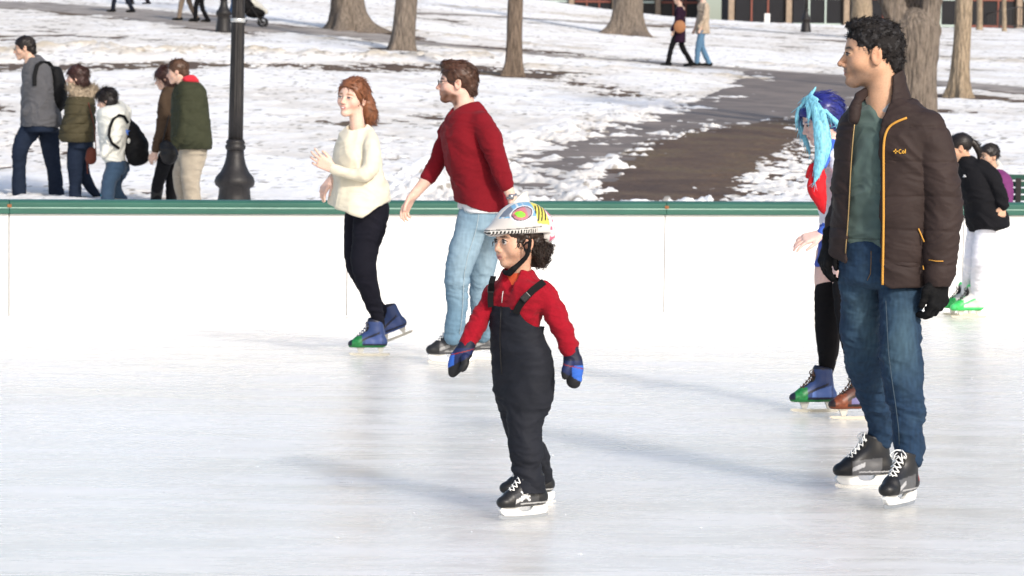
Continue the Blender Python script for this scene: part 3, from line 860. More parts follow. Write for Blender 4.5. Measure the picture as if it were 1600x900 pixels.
# bare ground, paths, snow -----------------------------------------------
def ground_material():
    m = bpy.data.materials.new('bare_ground'); m.use_nodes = True; t = m.node_tree; N = t.nodes; L = t.links; b = N['Principled BSDF']
    tc = N.new('ShaderNodeTexCoord')
    n1 = N.new('ShaderNodeTexNoise'); n1.inputs['Scale'].default_value = .9; n1.inputs['Detail'].default_value = 6
    n2 = N.new('ShaderNodeTexNoise'); n2.inputs['Scale'].default_value = 14; n2.inputs['Detail'].default_value = 6; n2.inputs['Roughness'].default_value = .7
    for n in (n1, n2): L.new(tc.outputs['Object'], n.inputs['Vector'])
    cr = N.new('ShaderNodeValToRGB'); cr.color_ramp.elements[0].position = .36; cr.color_ramp.elements[0].color = (.070, .038, .019, 1); cr.color_ramp.elements[1].position = .66; cr.color_ramp.elements[1].color = (.120, .080, .036, 1)
    e = cr.color_ramp.elements.new(.5); e.color = (.105, .062, .032, 1)
    L.new(n1.outputs['Fac'], cr.inputs[0])
    mr = N.new('ShaderNodeMapRange'); mr.inputs[1].default_value = .3; mr.inputs[2].default_value = .7; mr.inputs[3].default_value = .5; mr.inputs[4].default_value = 1.6; L.new(n2.outputs['Fac'], mr.inputs[0])
    vm = N.new('ShaderNodeVectorMath'); vm.operation = 'SCALE'; L.new(cr.outputs[0], vm.inputs[0]); L.new(mr.outputs[0], vm.inputs['Scale']); L.new(vm.outputs[0], b.inputs['Base Color'])
    b.inputs['Roughness'].default_value = .7
    bp = N.new('ShaderNodeBump'); bp.inputs['Strength'].default_value = .8; bp.inputs['Distance'].default_value = .03; L.new(n2.outputs['Fac'], bp.inputs['Height']); L.new(bp.outputs[0], b.inputs['Normal'])
    return m
x, y, Q = fan_grid(22.6, 420, 200, 160, .9, 3)
z = zg(x, y) - .01
V = np.stack([x, y, z], 1)
# keep everything behind the barrier line
off = (V[:, :2] - A_[:2]) @ bn[:2]
V[:, 2] = np.where(off < .3, -.02, V[:, 2])
o = link_mesh('ground', V, Q, ground_material()); o['kind'] = 'structure'

ASPH = [(1196, 113), (1345, 124), (1345, 160), (1250, 183), (1120, 196), (1045, 214), (1000, 246), (960, 286), (930, 330), (700, 330), (800, 262), (868, 232), (950, 212), (1046, 178), (1130, 160), (1186, 134)]
MUD = [(905, 330), (940, 290), (985, 250), (1036, 219), (1120, 200), (1250, 186), (1226, 206), (1176, 238), (1134, 270), (1108, 296), (1090, 330)]
PATH1 = [(560, 52), (640, 66), (850, 86), (1045, 100), (1200, 112), (1420, 126), (1700, 150)]
PATH2 = [(-120, 2), (0, 6), (160, 16), (300, 31), (430, 46), (560, 52)]
PATH3 = [(640, 20), (900, 34), (1120, 44), (1300, 55), (1600, 64)]
pa, pm = gpoly(ASPH), gpoly(MUD); l1, l2, l3 = gpoly(PATH1), gpoly(PATH2), gpoly(PATH3)
m_path = mat('wet_asphalt', (.18, .145, .12), rough=.6, spec=.3, var=.35, vscale=1.3, bump=.5, bscale=90, bump2=.2, b2scale=3)
def strip(name, L_, w, lift, m):
    V = []; 
    T = np.concatenate([[0], np.cumsum(np.linalg.norm(np.diff(L_, axis=0), axis=1))]); S = np.linspace(0, T[-1], 160)
    X = catmull(T, L_[:, 0], S); Y = catmull(T, L_[:, 1], S); dx = np.gradient(X); dy = np.gradient(Y); ln = np.hypot(dx, dy)
    k = np.linspace(-1, 1, 7)
    for i in range(160):
        for a in k:
            xx = X[i] - dy[i] / ln[i] * a * w; yy = Y[i] + dx[i] / ln[i] * a * w; V.append((xx, yy, zg(xx, yy) + lift - (.035 if abs(a) > .9 else 0)))
    Fq = [(i * 7 + j, i * 7 + j + 1, (i + 1) * 7 + j + 1, (i + 1) * 7 + j) for i in range(159) for j in range(6)]
    o = link_mesh(name, V, np.array(Fq), m); o['kind'] = 'structure'; return o
m_path2 = mat('trodden_path', (.30, .265, .235), rough=.7, spec=.2, var=.45, vscale=1.6, bump=.5, bscale=60)
strip('path', l1, .95, .012, m_path2); strip('path', l2, 1.9, .012, m_path2); strip('path', l3, .45, .012, m_path2)
x, y, Q = fan_grid(22.8, 70, 420, 330, .26, 1)
sdm = poly_sd(x, y, pm); nn_ = fbm(np.stack([x * 2, y * 2, x * 0], 1), 4, 33)
V = np.stack([x, y, zg(x, y) + .019 + np.clip(-.06 * (sdm + .5 * nn_), -.03, .014) + .006 * nn_], 1)
keep = (sdm[Q] < 1.0).all(1); Qk = Q[keep]; u_, inv = np.unique(Qk, return_inverse=True)
o = link_mesh('mud', V[u_], inv.reshape(-1, 4), ground_material()); o['kind'] = 'structure'
# the branch towards the rink, meshed on a grid clipped by its outline
x, y, Q = fan_grid(22.8, 75, 330, 300, .26, 1)
sd = poly_sd(x, y, pa) - .9
keep = (sd[Q] < 0).all(1); V = np.stack([x, y, zg(x, y) + .017 - .06 * sstep(-.55, -.05, sd)], 1)
Qk = Q[keep]; u_, inv = np.unique(Qk, return_inverse=True)
o = link_mesh('path', V[u_], inv.reshape(-1, 4), m_path); o['kind'] = 'structure'

x, y, Q = fan_grid(22.3, 190, 1100, 820, .60, 4.0, .55)
p3 = np.stack([x, y, x * 0], 1)
big = fbm(p3 * np.array([.55, .55, 1]), 3, 2); med = fbm(p3 * 2.1, 4, 8); sm_ = fbm(p3 * 7.5, 4, 15)
lump = 1 - np.abs(perlin(p3 * 4.3, 20)) * 2
py_like = zg(x, y)
depth = .115 + .055 * big + .030 * med + .012 * sm_
# thin, trodden snow with holes in the middle distance
thin = .5 + .5 * np.tanh(fbm(p3 * np.array([.16, .09, 1]), 2, 40) * 4)
depth -= .052 * thin * sstep(30, 45, y) * sstep(170, 90, y)
sdA = poly_sd(x, y, pa); sdM = poly_sd(x, y, pm)
wob = .55 * med + .35 * sm_ * .5
slush = sstep(1.2, -1.0, sdA + wob * 1.6)
depth = depth * (1 - slush) + slush * (-.03)
# slush clumps lying over the lower left of the branch path
low = sstep(46, 32, y) * sstep(4.4, 1.6, x)
depth = np.where(sdA < 1.2, depth + low * (.075 + .11 * med + .07 * sm_ + .03 * lump) * sstep(-6, .5, -sdA * 0 + 1), depth)
mud = sstep(.35, -.25, sdM + .5 * wob)
depth = depth * (1 - mud) - .05 * mud
# a ragged icy seam between asphalt and mud
seam = line_d(x, y, gpoly([(1010, 232), (1050, 214), (1110, 198)])) 
depth += .08 * np.exp(-(seam / .30) ** 2) * (.6 + sm_)
def band(L_, w, amt, ns=1.0, sh=0.0):
    global depth
    d_ = line_d(x, y, gpoly(L_)); depth = depth - amt * np.exp(-(d_ / w) ** 2) * np.clip(.6 + ns * (med * .9 + sm_ * .8) + sh, 0, 1.6)
for L_, w, a_ in ((PATH1, 1.05, .30), (PATH2, 1.9, .30), (PATH3, .6, .22)):
    d_ = line_d(x, y, gpoly(L_)); cov = np.exp(-(d_ / w) ** 4)
    depth = depth * (1 - cov) + cov * (-.05 + .10 * np.maximum(med * .8 + sm_ * .7 - .12, 0))
band([(-60, 104), (100, 106), (300, 101), (450, 104), (560, 106), (700, 104), (860, 112)], 1.1, .26, 1.0, .1)
band([(820, 112), (900, 128), (990, 150)], .9, .13, 1.2)
band([(650, 68), (800, 76), (1000, 92)], .9, .14, 1.0)
band([(-60, 170), (60, 200), (60, 260)], 1.2, .08, 1.4)
band([(600, 222), (650, 245), (760, 250), (800, 240)], 1.1, .10, 1.9, -.5)
band([(1160, 310), (1230, 250), (1290, 215)], 1.0, .17, 1.5, -.1)
band([(0, 308), (200, 306), (330, 312)], .8, .13, 1.0)
band([(1000, 150), (1100, 148), (1180, 140)], .7, .10, 1.4, -.2)
band([(1440, 110), (1600, 112)], 1.2, .10, 1.0, -.2)
for tp in ((545, 48), (626, 78), (800, 117), (980, 54), (1498, 151), (1425, 214)):
    q = gnd(*tp); d_ = np.hypot(x - q[0], (y - q[1])); depth -= .25 * np.exp(-(d_ / .75) ** 2)
# ploughed dirty banks
bank = np.zeros_like(x)
for L_, w, a_ in (([(-60, 96), (60, 80), (130, 74), (200, 88), (330, 82), (450, 88), (600, 92), (780, 92)], 1.0, .30), ([(560, 40), (700, 58), (900, 78)], .8, .10),
                  ([(1180, 100), (1440, 118)], .7, .12), ([(820, 104), (1000, 112), (1180, 124)], .7, .12), ([(520, 63), (1000, 100)], .9, .08), ([(1440, 92), (1620, 100)], 1.3, .12), ([(700, 12), (1000, 32), (1330, 46)], .6, .08)):
    d_ = line_d(x, y, gpoly(L_)); g_ = np.exp(-(d_ / w) ** 2); bank = np.maximum(bank, g_); depth += a_ * g_ * np.clip(.45 + med + .5 * lump * .5, 0, 1.5)
# edge bank of chunky snow along the branch path
edge = np.exp(-((sdA - .5) / .55) ** 2) * sstep(60, 40, y); depth += .10 * edge * np.clip(.5 + med + sm_, 0, 1.6)
heap = depth * 0
for (hx, hy, hh, sg) in ((998, 306, .21, .22), (1045, 309, .15, .25), (962, 309, .13, .2)):
    q = P(hx, hy, 24.2); heap += hh * np.exp(-(((x - q[0]) ** 2) / sg ** 2 + ((y - 24.2) / .8) ** 2)) * (1 + .25 * med)
depth = depth - .055 * sstep(26, 34, y)
depth = np.where(depth < 0, np.maximum(depth * .6, -.05), .38 * depth) + heap
# scale-free roughness: crusty surface
depth = depth + np.where(depth > 0, .006 * sm_ + .008 * med + .004 * lump, 0)
V = np.stack([x, y, zg(x, y) + depth], 1)
off = (V[:, :2] - A_[:2]) @ bn[:2]; V[:, 2] = np.where(off < .35, -.03, V[:, 2])
dirt = np.clip(bank * .9 * np.clip(.6 + 1.2 * med, 0, 1) + .5 * np.exp(-(np.abs(depth) / .02) ** 2) + .35 * slush * (depth > 0) + .12 * np.clip(big, 0, 1), 0, 1)
dirt = np.clip(dirt + .25 * edge, 0, 1)
cl = np.array([.90, .895, .89])[None] * (1 - dirt[:, None]) + np.array([.50, .43, .33])[None] * dirt[:, None]
gry = np.clip(low * slush, 0, 1)[:, None]; cl = cl * (1 - .75 * gry) + np.array([.44, .43, .42])[None] * .75 * gry
spk_ = (perlin(p3 * np.array([9, 5, 1]), 50) > .42) & (fbm(p3 * .6, 2, 61) > -.05) & (y > 25)
cl[spk_] = cl[spk_] * .35 + np.array([.13, .10, .06]) * .65
keep = ~((depth[Q] < -.015).all(1)); Qk = Q[keep]; u_, inv = np.unique(Qk, return_inverse=True)
m_snow = mat('snow', rough=.75, attr=True, spec=.25, bump=.5, bscale=70, bump2=.6, b2scale=9, var=.05, vscale=6)
o = link_mesh('snow', V[u_], inv.reshape(-1, 4), m_snow, None, cl[u_]); o['kind'] = 'structure'

# ------------------------------------------------------------------ trees
def bark(name, col):
    m = bpy.data.materials.new(name); m.use_nodes = True; t = m.node_tree; N = t.nodes; L = t.links; b = N['Principled BSDF']
    tc = N.new('ShaderNodeTexCoord'); mp = N.new('ShaderNodeMapping'); mp.inputs['Scale'].default_value = (1, 1, .18); L.new(tc.outputs['Object'], mp.inputs[0])
    nz = N.new('ShaderNodeTexNoise'); nz.inputs['Scale'].default_value = 26; nz.inputs['Detail'].default_value = 6; nz.inputs['Roughness'].default_value = .7; L.new(mp.outputs[0], nz.inputs['Vector'])
    vo = N.new('ShaderNodeTexVoronoi'); vo.inputs['Scale'].default_value = 20; L.new(mp.outputs[0], vo.inputs['Vector'])
    cr = N.new('ShaderNodeValToRGB'); cr.color_ramp.elements[0].position = .3; cr.color_ramp.elements[0].color = (*[c * .33 for c in col], 1); cr.color_ramp.elements[1].position = .7; cr.color_ramp.elements[1].color = (*[c * 1.4 for c in col], 1)
    L.new(nz.outputs['Fac'], cr.inputs[0]); L.new(cr.outputs[0], b.inputs['Base Color']); b.inputs['Roughness'].default_value = .95; b.inputs['Specular IOR Level'].default_value = .1
    ad = N.new('ShaderNodeMath'); ad.operation = 'ADD'; L.new(nz.outputs['Fac'], ad.inputs[0]); L.new(vo.outputs['Distance'], ad.inputs[1])
    bp = N.new('ShaderNodeBump'); bp.inputs['Strength'].default_value = .9; bp.inputs['Distance'].default_value = .03; L.new(ad.outputs[0], bp.inputs['Height']); L.new(bp.outputs[0], b.inputs['Normal'])
    return m
BARK = [bark('bark_grey', (.20, .165, .135)), bark('bark_brown', (.17, .13, .10)), bark('bark_tan', (.33, .26, .185))]
def limb_mesh(path, rads, n, seed, flare=0.0, rough=.05):
    V = []; path = np.array(path, float); m = len(path)
    for i in range(m):
        t = unit(path[min(i + 1, m - 1)] - path[max(i - 1, 0)]); a = unit(np.cross(t, [0.2, 1, 0])); b_ = np.cross(t, a)
        h = path[i][2] - path[0][2]
        for k in range(n):
            an = 2 * math.pi * k / n
            fl = flare * math.exp(-h / .28) * (1 + .8 * math.sin(an * 4 + seed) + .4 * math.sin(an * 7 + seed * 2))
            r = rads[i] * (1 + fl); V.append(path[i] + r * (math.cos(an) * a + math.sin(an) * b_))
    V = np.array(V); C = np.repeat(path, n, 0); D = V - C
    D *= (1 + rough * fbm(V * np.array([7, 7, 1.3]), 3, seed) + .6 * rough * perlin(V * np.array([22, 22, 3]), seed))[:, None]; V = C + D
    Q = [(i * n + k, i * n + (k + 1) % n, (i + 1) * n + (k + 1) % n, (i + 1) * n + k) for i in range(m - 1) for k in range(n)]
    return V, np.array(Q)
def tree(px, py, w_px, top_px, label, m, flare=.9, H=9.0, seed=0, n=72, fork=None):
    g = gnd(px, py); s = F_PX / g[1]; r = w_px / 2 / s
    t = thing('tree', label, 'tree', g, 'bare trees on the snowy slope')
    tp = P(top_px, 0, g[1]); lean = (tp[0] - g[0]) / max(tp[2] - g[2], .5)
    hs = np.concatenate([np.linspace(-.15, .8, 12), np.linspace(.9, H, 46)])
    fk = fork or H * .62
    hs = hs[hs <= fk]
    path = [(g[0] + lean * h + .03 * math.sin(h * 1.1 + seed) * min(h, 1), g[1] + .02 * math.sin(h + seed), g[2] + h) for h in hs]
    V, Q = limb_mesh(path, [r * (1 - .035 * max(h, 0)) for h in hs], n, seed + 1, flare, .05)
    tr = link_mesh('trunk', V, Q, m, t)
    rs = random.Random(seed); top = np.array(path[-1]); rt = r * (1 - .035 * fk)
    nb = 3
    for b_ in range(nb):
        az = b_ * 2 * math.pi / nb + rs.uniform(-.4, .4); L_ = rs.uniform(2.5, 4)
        if fork is not None: az = (0.15, math.pi - .1, 1.6)[b_]
        p = top - np.array([0, 0, rt * 1.2]); pts = [p]; d = np.array([math.cos(az) * .42, math.sin(az) * .42, 1.0])
        for k in range(9): p = p + unit(d) * L_ / 8; d = d + np.array([rs.uniform(-.1, .1), rs.uniform(-.1, .1), .03]); pts.append(p)
        V, Q = limb_mesh(pts, [rt * .66 * (1 - .08 * k) for k in range(10)], max(16, n // 2), seed + b_, 0, .06)
        lb = link_mesh('limb', V, Q, m, t)
        mbb = MB()
        for k in range(7):
            j = 3 + k % 6; q = pts[j]; dd = unit(np.array([rs.uniform(-1, 1), rs.uniform(-1, 1), .7])); bp_ = [q + dd * u * .35 + np.array([0, 0, .03 * u * u]) for u in range(6)]
            mbb.tube(bp_, [rt * .2 * (1 - .16 * u) for u in range(6)], 6)
        mbb.build('twigs', m, lb, smooth=True)['kind'] = 'stuff'
    return t
tree(545, 47, 50, 541, 'thick trunked bare tree with spreading roots, beyond the red haired woman', BARK[0], 1.0, 9, 1)
tree(627, 79, 36, 635, 'straight grey trunked tree leaning slightly, just right of the thickest left one', BARK[0], .5, 9, 2)
tree(802, 118, 25, 808, 'slim brown trunked tree above the bearded man in red', BARK[1], .8, 8, 3)
tree(980, 55, 47, 983, 'broad old tree with buttressed roots left of the distant strolling couple', BARK[0], 1.05, 9, 4)
def forked_tree():
    g = gnd(1425, 214); t = thing('tree', 'big forked grey tree right behind the head of the man in the brown jacket', 'tree', g, 'bare trees on the snowy slope'); Y = g[1]; s = F_PX / Y
    F = Field(); J_ = lambda x, y, d=0: P(x, y, Y + d); r = lambda v: v / s
    F.tube([(*J_(1426, 225), r(52)), (*J_(1426, 205), r(41)), (*J_(1427, 160), r(35)), (*J_(1428, 110), r(35)), (*J_(1429, 70), r(37)), (*J_(1429, 50), r(37))], .1, 4)
    for a in range(6): F.cone(J_(1426, 195) + [.22 * math.cos(a * 1.05 + .3), .22 * math.sin(a * 1.05 + .3), 0], [g[0] + .6 * math.cos(a * 1.05 + .3), g[1] + .6 * math.sin(a * 1.05 + .3), g[2] - .08], .12, .06, .12)
    F.tube([(*J_(1418, 75), r(24)), (*J_(1405, 35), r(20)), (*J_(1393, 0), r(19)), (*J_(1380, -60), r(17)), (*J_(1362, -160), r(14)), (*J_(1352, -260), r(10))], .05, 4)
    F.tube([(*J_(1440, 75), r(24)), (*J_(1450, 35), r(17)), (*J_(1455, 0), r(15)), (*J_(1466, -60), r(15)), (*J_(1490, -160), r(12)), (*J_(1500, -260), r(9))], .05, 4)
    F.tube([(*J_(1428, 60, .35), r(20)), (*J_(1426, 10, .5), r(19)), (*J_(1424, -80, .6), r(15)), (*J_(1430, -220, .9), r(11))], .05, 4)
    F.ell(J_(1462, 48), (r(7), r(9), r(9)), None, .06)
    dsp = lambda p, n: .022 * fbm(p * np.array([9, 9, 1.6]), 3, 3) + .012 * (1 - 2 * np.abs(perlin(p * np.array([24, 24, 3.0]), 5)))
    V, Q = F.mesh(.022); N = vnormals(V, Q); V = V + N * dsp(V, N)[:, None]; link_mesh('trunk', V, Q, BARK[0], t)
    rs = random.Random(5)
    for (x, y) in ((1352, -255), (1500, -255), (1430, -215)):
        mbb = MB(); q = J_(x, y)
        for k in range(9):
            dd = unit(np.array([rs.uniform(-1, 1), rs.uniform(-1, 1), 1.2])); mbb.tube([q + dd * u * .3 for u in range(7)], [r(8) * (1 - .13 * u) for u in range(7)], 6)
        mbb.build('twigs', BARK[0], t, smooth=True)['kind'] = 'stuff'
forked_tree()
tree(1498, 152, 28, 1504, 'tan trunked tree standing to the right of the forked tree', BARK[2], .75, 8, 6)
tree(1346, 60, 32, 1345, 'tan trunk partly hidden behind the dark curly hair of the tall skater', BARK[2], .4, 8, 7)
for k, (px, py, w, m_, lab) in enumerate(((1478, 42, 6, 2, 'thin young tree between the forked tree and the tan one, by the dark facade'), (1530, 47, 9, 2, 'young straight tree just right of the tan trunked tree, by the facade'), (1569, 50, 7, 2, 'knotty pale sapling before the dark arch'),
                                         (1221, 22, 7, 2, 'leaning young tree left of the far lamp post'), (1286, 24, 9, 2, 'leaning young tree right of the far lamp post'), (1190, 15, 5, 1, 'thin dark sapling farthest left along the far path'))):
    tree(px, py, w, px + (4 if k > 2 else 1), lab, BARK[m_], .4, 7, 20 + k, 20)

# ------------------------------------------------------------------ lamp posts
m_iron = mat('iron_black', (.017, .015, .015), rough=.5, spec=.35, var=.4, vscale=30, bump=.3, bscale=120, stretch=(1, 1, .3))
def lamp_post(g, label, lean=0.0, n=40):
    t = thing('lamp_post', label, 'lamp post', g, 'black iron park lamp posts')
    R = .19
    mb = MB(); mb.lathe([(R * 1.05, -.1), (R * 1.05, .05), (R, .08), (R * .92, .20), (R * .82, .32), (R * .78, .40), (R * .98, .43), (R * 1.02, .47), (R * .95, .51), (R * .72, .56), (R * .55, .63), (R * .46, .70), (R * .42, .78)], g, n)
    mb.build('base', m_iron, t, smooth=True)
    mb = MB(); mb.lathe([(.076, .76), (.096, .78), (.098, .81), (.082, .825), (.095, .84), (.076, .87)], g, n); mb.build('collar', m_iron, t, smooth=True)
    mb = MB(); mb.lathe([(.072, .85), (.070, 1.2), (.060, 2.4), (.054, 3.5)], g, 48 if n > 30 else 16, 12, .10); mb.build('shaft', m_iron, t, smooth=True)
    mb = MB(); mb.lathe([(.064, 1.985), (.071, 1.99), (.071, 2.02), (.064, 2.025)], g, n); mb.build('band', mat('band_steel', (.55, .55, .53), rough=.4, metal=.5), t, smooth=True)
    mb = MB(); mb.lathe([(.06, 3.5), (.11, 3.55), (.06, 3.62)], g, n); mb.build('capital', m_iron, t, smooth=True)
    mb = MB(); mb.lathe([(.10, 3.62), (.17, 3.75), (.19, 3.95), (.13, 4.12)], g, n); mb.build('globe', mat('lamp_glass', (.75, .75, .72), rough=.2), t, smooth=True)
    mb = MB(); mb.lathe([(.20, 4.12), (.12, 4.25), (.03, 4.36), (.01, 4.5)], g, n); mb.build('finial', m_iron, t, smooth=True)
    t.rotation_euler = (0, rad(lean), 0)
    return t
g = P(365.5, 290, 27.0); g[2] = zg(g[0], g[1]) + .05
# foot height so that the flare sits as seen
q = P(365.5, 283, 27.0); g[2] = q[2] - .47
lamp_post(g, 'near black fluted iron lamp post just behind the rink rail', .9)
g = gnd(349, 51); lamp_post(g, 'second black lamp post up the slope, next to the stroller', .6, 20)
g = gnd(1259, 50); lamp_post(g, 'farthest black lamp post among the saplings in the right background', .3, 16)
# ------------------------------------------------------------------ hair helper
def hair_base(L, H, R, thick=.03, face=((.45, 0, -.05), (.27, .8, .30)), low=((.10, 0, -.45), (.33, .8, .34)), back=.0, k=.03, nape=None):
    F = Field()
    F.ell(L(-.055, 0, .145), np.array([.42 + thick, .33 + thick, .365 + thick]) * H, R, k * H)
    if nape: F.ell(L(*nape[0]), np.array(nape[1]) * H, R, .08 * H)
    if face: F.ell(L(*face[0]), np.array(face[1]) * H, R, k * H, 'sub')
    if low: F.ell(L(*low[0]), np.array(low[1]) * H, R, k * H, 'sub')
    return F
def flow_back(R, down=.5, back=1.0, wob=.5, sc=25):
    b = -R[0] * back - R[2] * down
    def fn(p, n):
        q = p * sc; w = np.stack([perlin(q, 1), perlin(q, 2), perlin(q, 3)], 1) * wob
        return tangent_flow(n, b) + w
    return fn
def curls(amp, sc, seed=0):
    def fn(p, n): return amp * (np.abs(perlin(p * sc, seed)) * 2 - .35) + amp * .5 * perlin(p * sc * 2.2, seed + 1)
    return fn
def quilt(amp, z0, step, seed=0, wobble=.01):
    """stitched horizontal channels of a padded jacket"""
    def fn(p, n):
        z = p[:, 2] - z0 + wobble * perlin(p * 6, seed); t = np.abs((z / step) % 1.0 - .5) * 2
        return -amp * np.exp(-((1 - t) / .10) ** 2) + amp * .5 * (1 - t ** 4) - amp * .25
    return fn

SK_L = (.66, .42, .33); SK_M = (.60, .36, .24); SK_P = (.72, .47, .38)

# ------------------------------------------------------------------ the tall man in the brown jacket
def tall_man():
    p = Person(1385, 780, 'tall dark haired man skating in an open brown padded jacket and blue jeans', Y=11.2)
    J, s = p.J, p.s; H = .268; c = J(1362, 84); R = frame(90, -2)
    skin = (.56, .33, .21)
    B = p.B; L = head_sdf(B, c, H, R, nose=1.05, chin=1.1)
    p.tube(B, [(1376, 112, 26, .0), (1380, 150, 27, .0), (1386, 195, 32, .0)], .03)
    body_w = [(175, 1335, 1432), (215, 1325, 1440), (300, 1322, 1436), (380, 1322, 1432), (440, 1325, 1430)]
    p.sil(B, body_w, 38, .55)
    p.part('body', B, .0042, M_SKIN, color=face_color(c, H, R, skin, brow=(.015, .011, .009), stubble=.5, beard=lambda x, ay, z: .55 * sstep(-.19, -.27, z + .3 * np.maximum(.24 - x, 0)) * sstep(-.05, .15, x) * sstep(-.56, -.48, z) + .6 * np.exp(-((z + .213) / .02) ** 2) * (x > .33) * (ay < .11), beardcol=(.11, .085, .07), blush=.3, lip=(.42, .18, .14), brow_arch=.01, brow_w=.022))
    eyes(None, p.root, L, H, R, gaze=(30, -8), open_=.8, white=.25)
    hb = hair_base(L, H, R, .012, face=((.47, 0, -.02), (.30, .9, .29)), low=((.09, 0, -.47), (.33, .9, .36)), nape=((-.31, 0, -.14), (.15, .24, .22)))
    hb.ell(L(.13, 0, .43), np.array([.24, .26, .085]) * H, R, .08 * H)
    for sd in (1, -1): hb.ell(L(-.05, .38 * sd, -.05), np.array([.10, .08, .155]) * H, R, .02 * H, 'sub')
    def hc(V, N_=None):
        q = (V - c) @ R.T / H; g = .22 * sstep(.1, -.1, q[:, 2] - .02) * sstep(0, .12, q[:, 0]) + .10 * (perlin(V * 55, 4) > .25)
        return np.array([.014, .012, .012])[None] * (1 - g[:, None]) + np.array([.22, .22, .23])[None] * g[:, None]
    hair_part('hair', hb, .0036, mat('hair_curly', rough=.75, spec=.18, attr=True), p.root, flow_back(R, .2, .6, 1.4, 35), 4200, .017, .0017, .005, .45, curls(.004, 48), 3, 260, color=hc)
    # t-shirt, sweater
    F = Field(); p.sil(F, [(158, 1350, 1412), (172, 1340, 1428), (190, 1334, 1434), (240, 1330, 1438)], 38, .56)
    F.tube([(*J(1376, 128, -.05), p.r(30)), (*J(1374, 147, -.07), p.r(17))], .01, 2, mode='sub')
    p.part('tshirt', F, .0045, m_cloth('tee_grey', (.42, .41, .40)))
    F = Field(); p.sil(F, [(160, 1345, 1416), (176, 1332, 1433), (210, 1322, 1444), (290, 1318, 1442), (350, 1318, 1438), (366, 1317, 1436), (378, 1320, 1434), (390, 1321, 1432)], 38, .60)
    F.cone(J(1374, 128, -.08), J(1378, 196, -.125), p.r(42), p.r(8), .008, mode='sub')
    def rib(V, N):
        C = np.tile(np.array([.075, .115, .105]), (len(V), 1)); z = V[:, 2]; zz = J(1350, 372)[2]
        C *= (1 + .25 * perlin(V * 30, 5))[:, None]; C[np.abs(z - zz) < .003] *= .6; return C
    sw = p.part('sweater', F, .0045, m_attr('knit_teal', rough=.95, bump=.5, bscale=420, sheen=.15), folds(.012, 9, 4, (0, 0, 1), 2.2), rib)
    # jeans
    F = Field()
    p.sil(F, [(372, 1318, 1438), (400, 1315, 1441), (430, 1314, 1442), (452, 1318, 1440)], 30, .62, k=.03, round_=.05)
    legA = [(1346, 425, 33, .04), (1345, 455, 33, .06), (1344, 500, 31, .08), (1345, 540, 29, .10), (1353, 580, 26, .15), (1365, 620, 24, .22), (1375, 650, 21, .27), (1378, 672, 19, .30), (1379, 684, 18.5, .30)]
    legB = [(1408, 425, 34, -.04), (1408, 455, 34.5, -.06), (1406, 500, 33, -.09), (1407, 540, 32, -.12), (1411, 580, 31, -.14), (1415, 620, 29, -.16), (1419, 660, 26, -.18), (1420, 692, 25, -.18), (1420, 708, 24.5, -.18)]
    p.tube(F, legA, .02); G = Field(); p.tube(G, legB, .02); F.merge(G)
    zk = J(0, 560)[2]; za = J(0, 670)[2]
    def den(V, N):
        z = V[:, 2]; n = perlin(V * np.array([9, 9, 4]), 6); C = np.tile(np.array([.012, .032, .068]), (len(V), 1))
        f = np.clip(.7 * np.exp(-((z - J(0, 500)[2]) / .16) ** 2) * sstep(.1, .95, -N[:, 1] + .5 * n), 0, 1) + .18 * np.clip(perlin(V * 22, 9), 0, 1)
        f = f * (.55 + .5 * n); f = np.clip(f, 0, 1)
        C = C * (1 - f[:, None]) + np.array([.075, .135, .17])[None] * f[:, None]
        C *= (1 + .30 * perlin(V * np.array([90, 90, 18]), 12))[:, None]; return np.clip(C, .004, 1)
    mk = lambda q: .35 + 1.0 * np.exp(-((q[:, 2] - za) / .15) ** 2) + .7 * np.exp(-((q[:, 2] - zk) / .12) ** 2) + .5 * np.exp(-((q[:, 2] - J(0, 450)[2]) / .08) ** 2)
    jn = p.part('jeans', F, .0045, m_attr('denim_dark', rough=.9, bump=.3, bscale=700), addf(folds(.012, 11, 2, (.25, 0, 1), 3.2, mk), folds(.004, 30, 5, (0, 0, 1), 2.5)), den)
    mb = MB(); mb.tube([surf(jn, J(x, y), lift=.0005) for x, y in ((1384, 470), (1386, 510), (1388, 550), (1393, 590), (1399, 630), (1404, 670), (1405, 695))], .0020, 5); mb.build('seam', mat('thread_dark', (.05, .075, .10), rough=.9), jn, smooth=True)
    mb = MB(); mb.tube([surf(jn, J(x, y), lift=.0005) for x, y in ((1361, 392), (1361, 410), (1360, 428), (1355, 438))], .0016, 5); mb.build('fly', mat('thread_tan', (.16, .10, .05), rough=.9), jn, smooth=True)
    # jacket
    rows = [(146, 1352, 1412), (160, 1338, 1432), (180, 1324, 1452), (215, 1314, 1461), (260, 1309, 1460), (320, 1305, 1456), (380, 1301, 1452), (430, 1300, 1449), (447, 1301, 1447)]
    F = Field(); p.sil(F, rows, 38, .66, n=2.5)
    p.tube(F, [(1446, 205, 32, -.10), (1460, 240, 31.5, -.12), (1468, 280, 31, -.13), (1473, 320, 30.5, -.14), (1472, 360, 28.5, -.15), (1469, 400, 26, -.16), (1467, 424, 23.5, -.17), (1467, 436, 21, -.17)], .035)
    p.tube(F, [(1338, 190, 23, .08), (1328, 220, 20, .12), (1320, 270, 18, .13), (1312, 320, 17, .12), (1303, 356, 15.5, .11), (1300, 373, 14, .10)], .03)
    F.cone(J(1467, 426, -.17), J(1466, 452, -.17), p.r(15), p.r(17), .004, mode='sub')
    F.cone(J(1300, 366, .10), J(1300, 390, .10), p.r(10), p.r(12), .004, mode='sub')
    p.sil(F, [(100, 1352, 1412)] + [(r[0] if r[0] < 440 else 470, r[1], r[2]) for r in rows[1:]], 38, .66, n=2.5, inset=.014, mode='sub', k=.004)
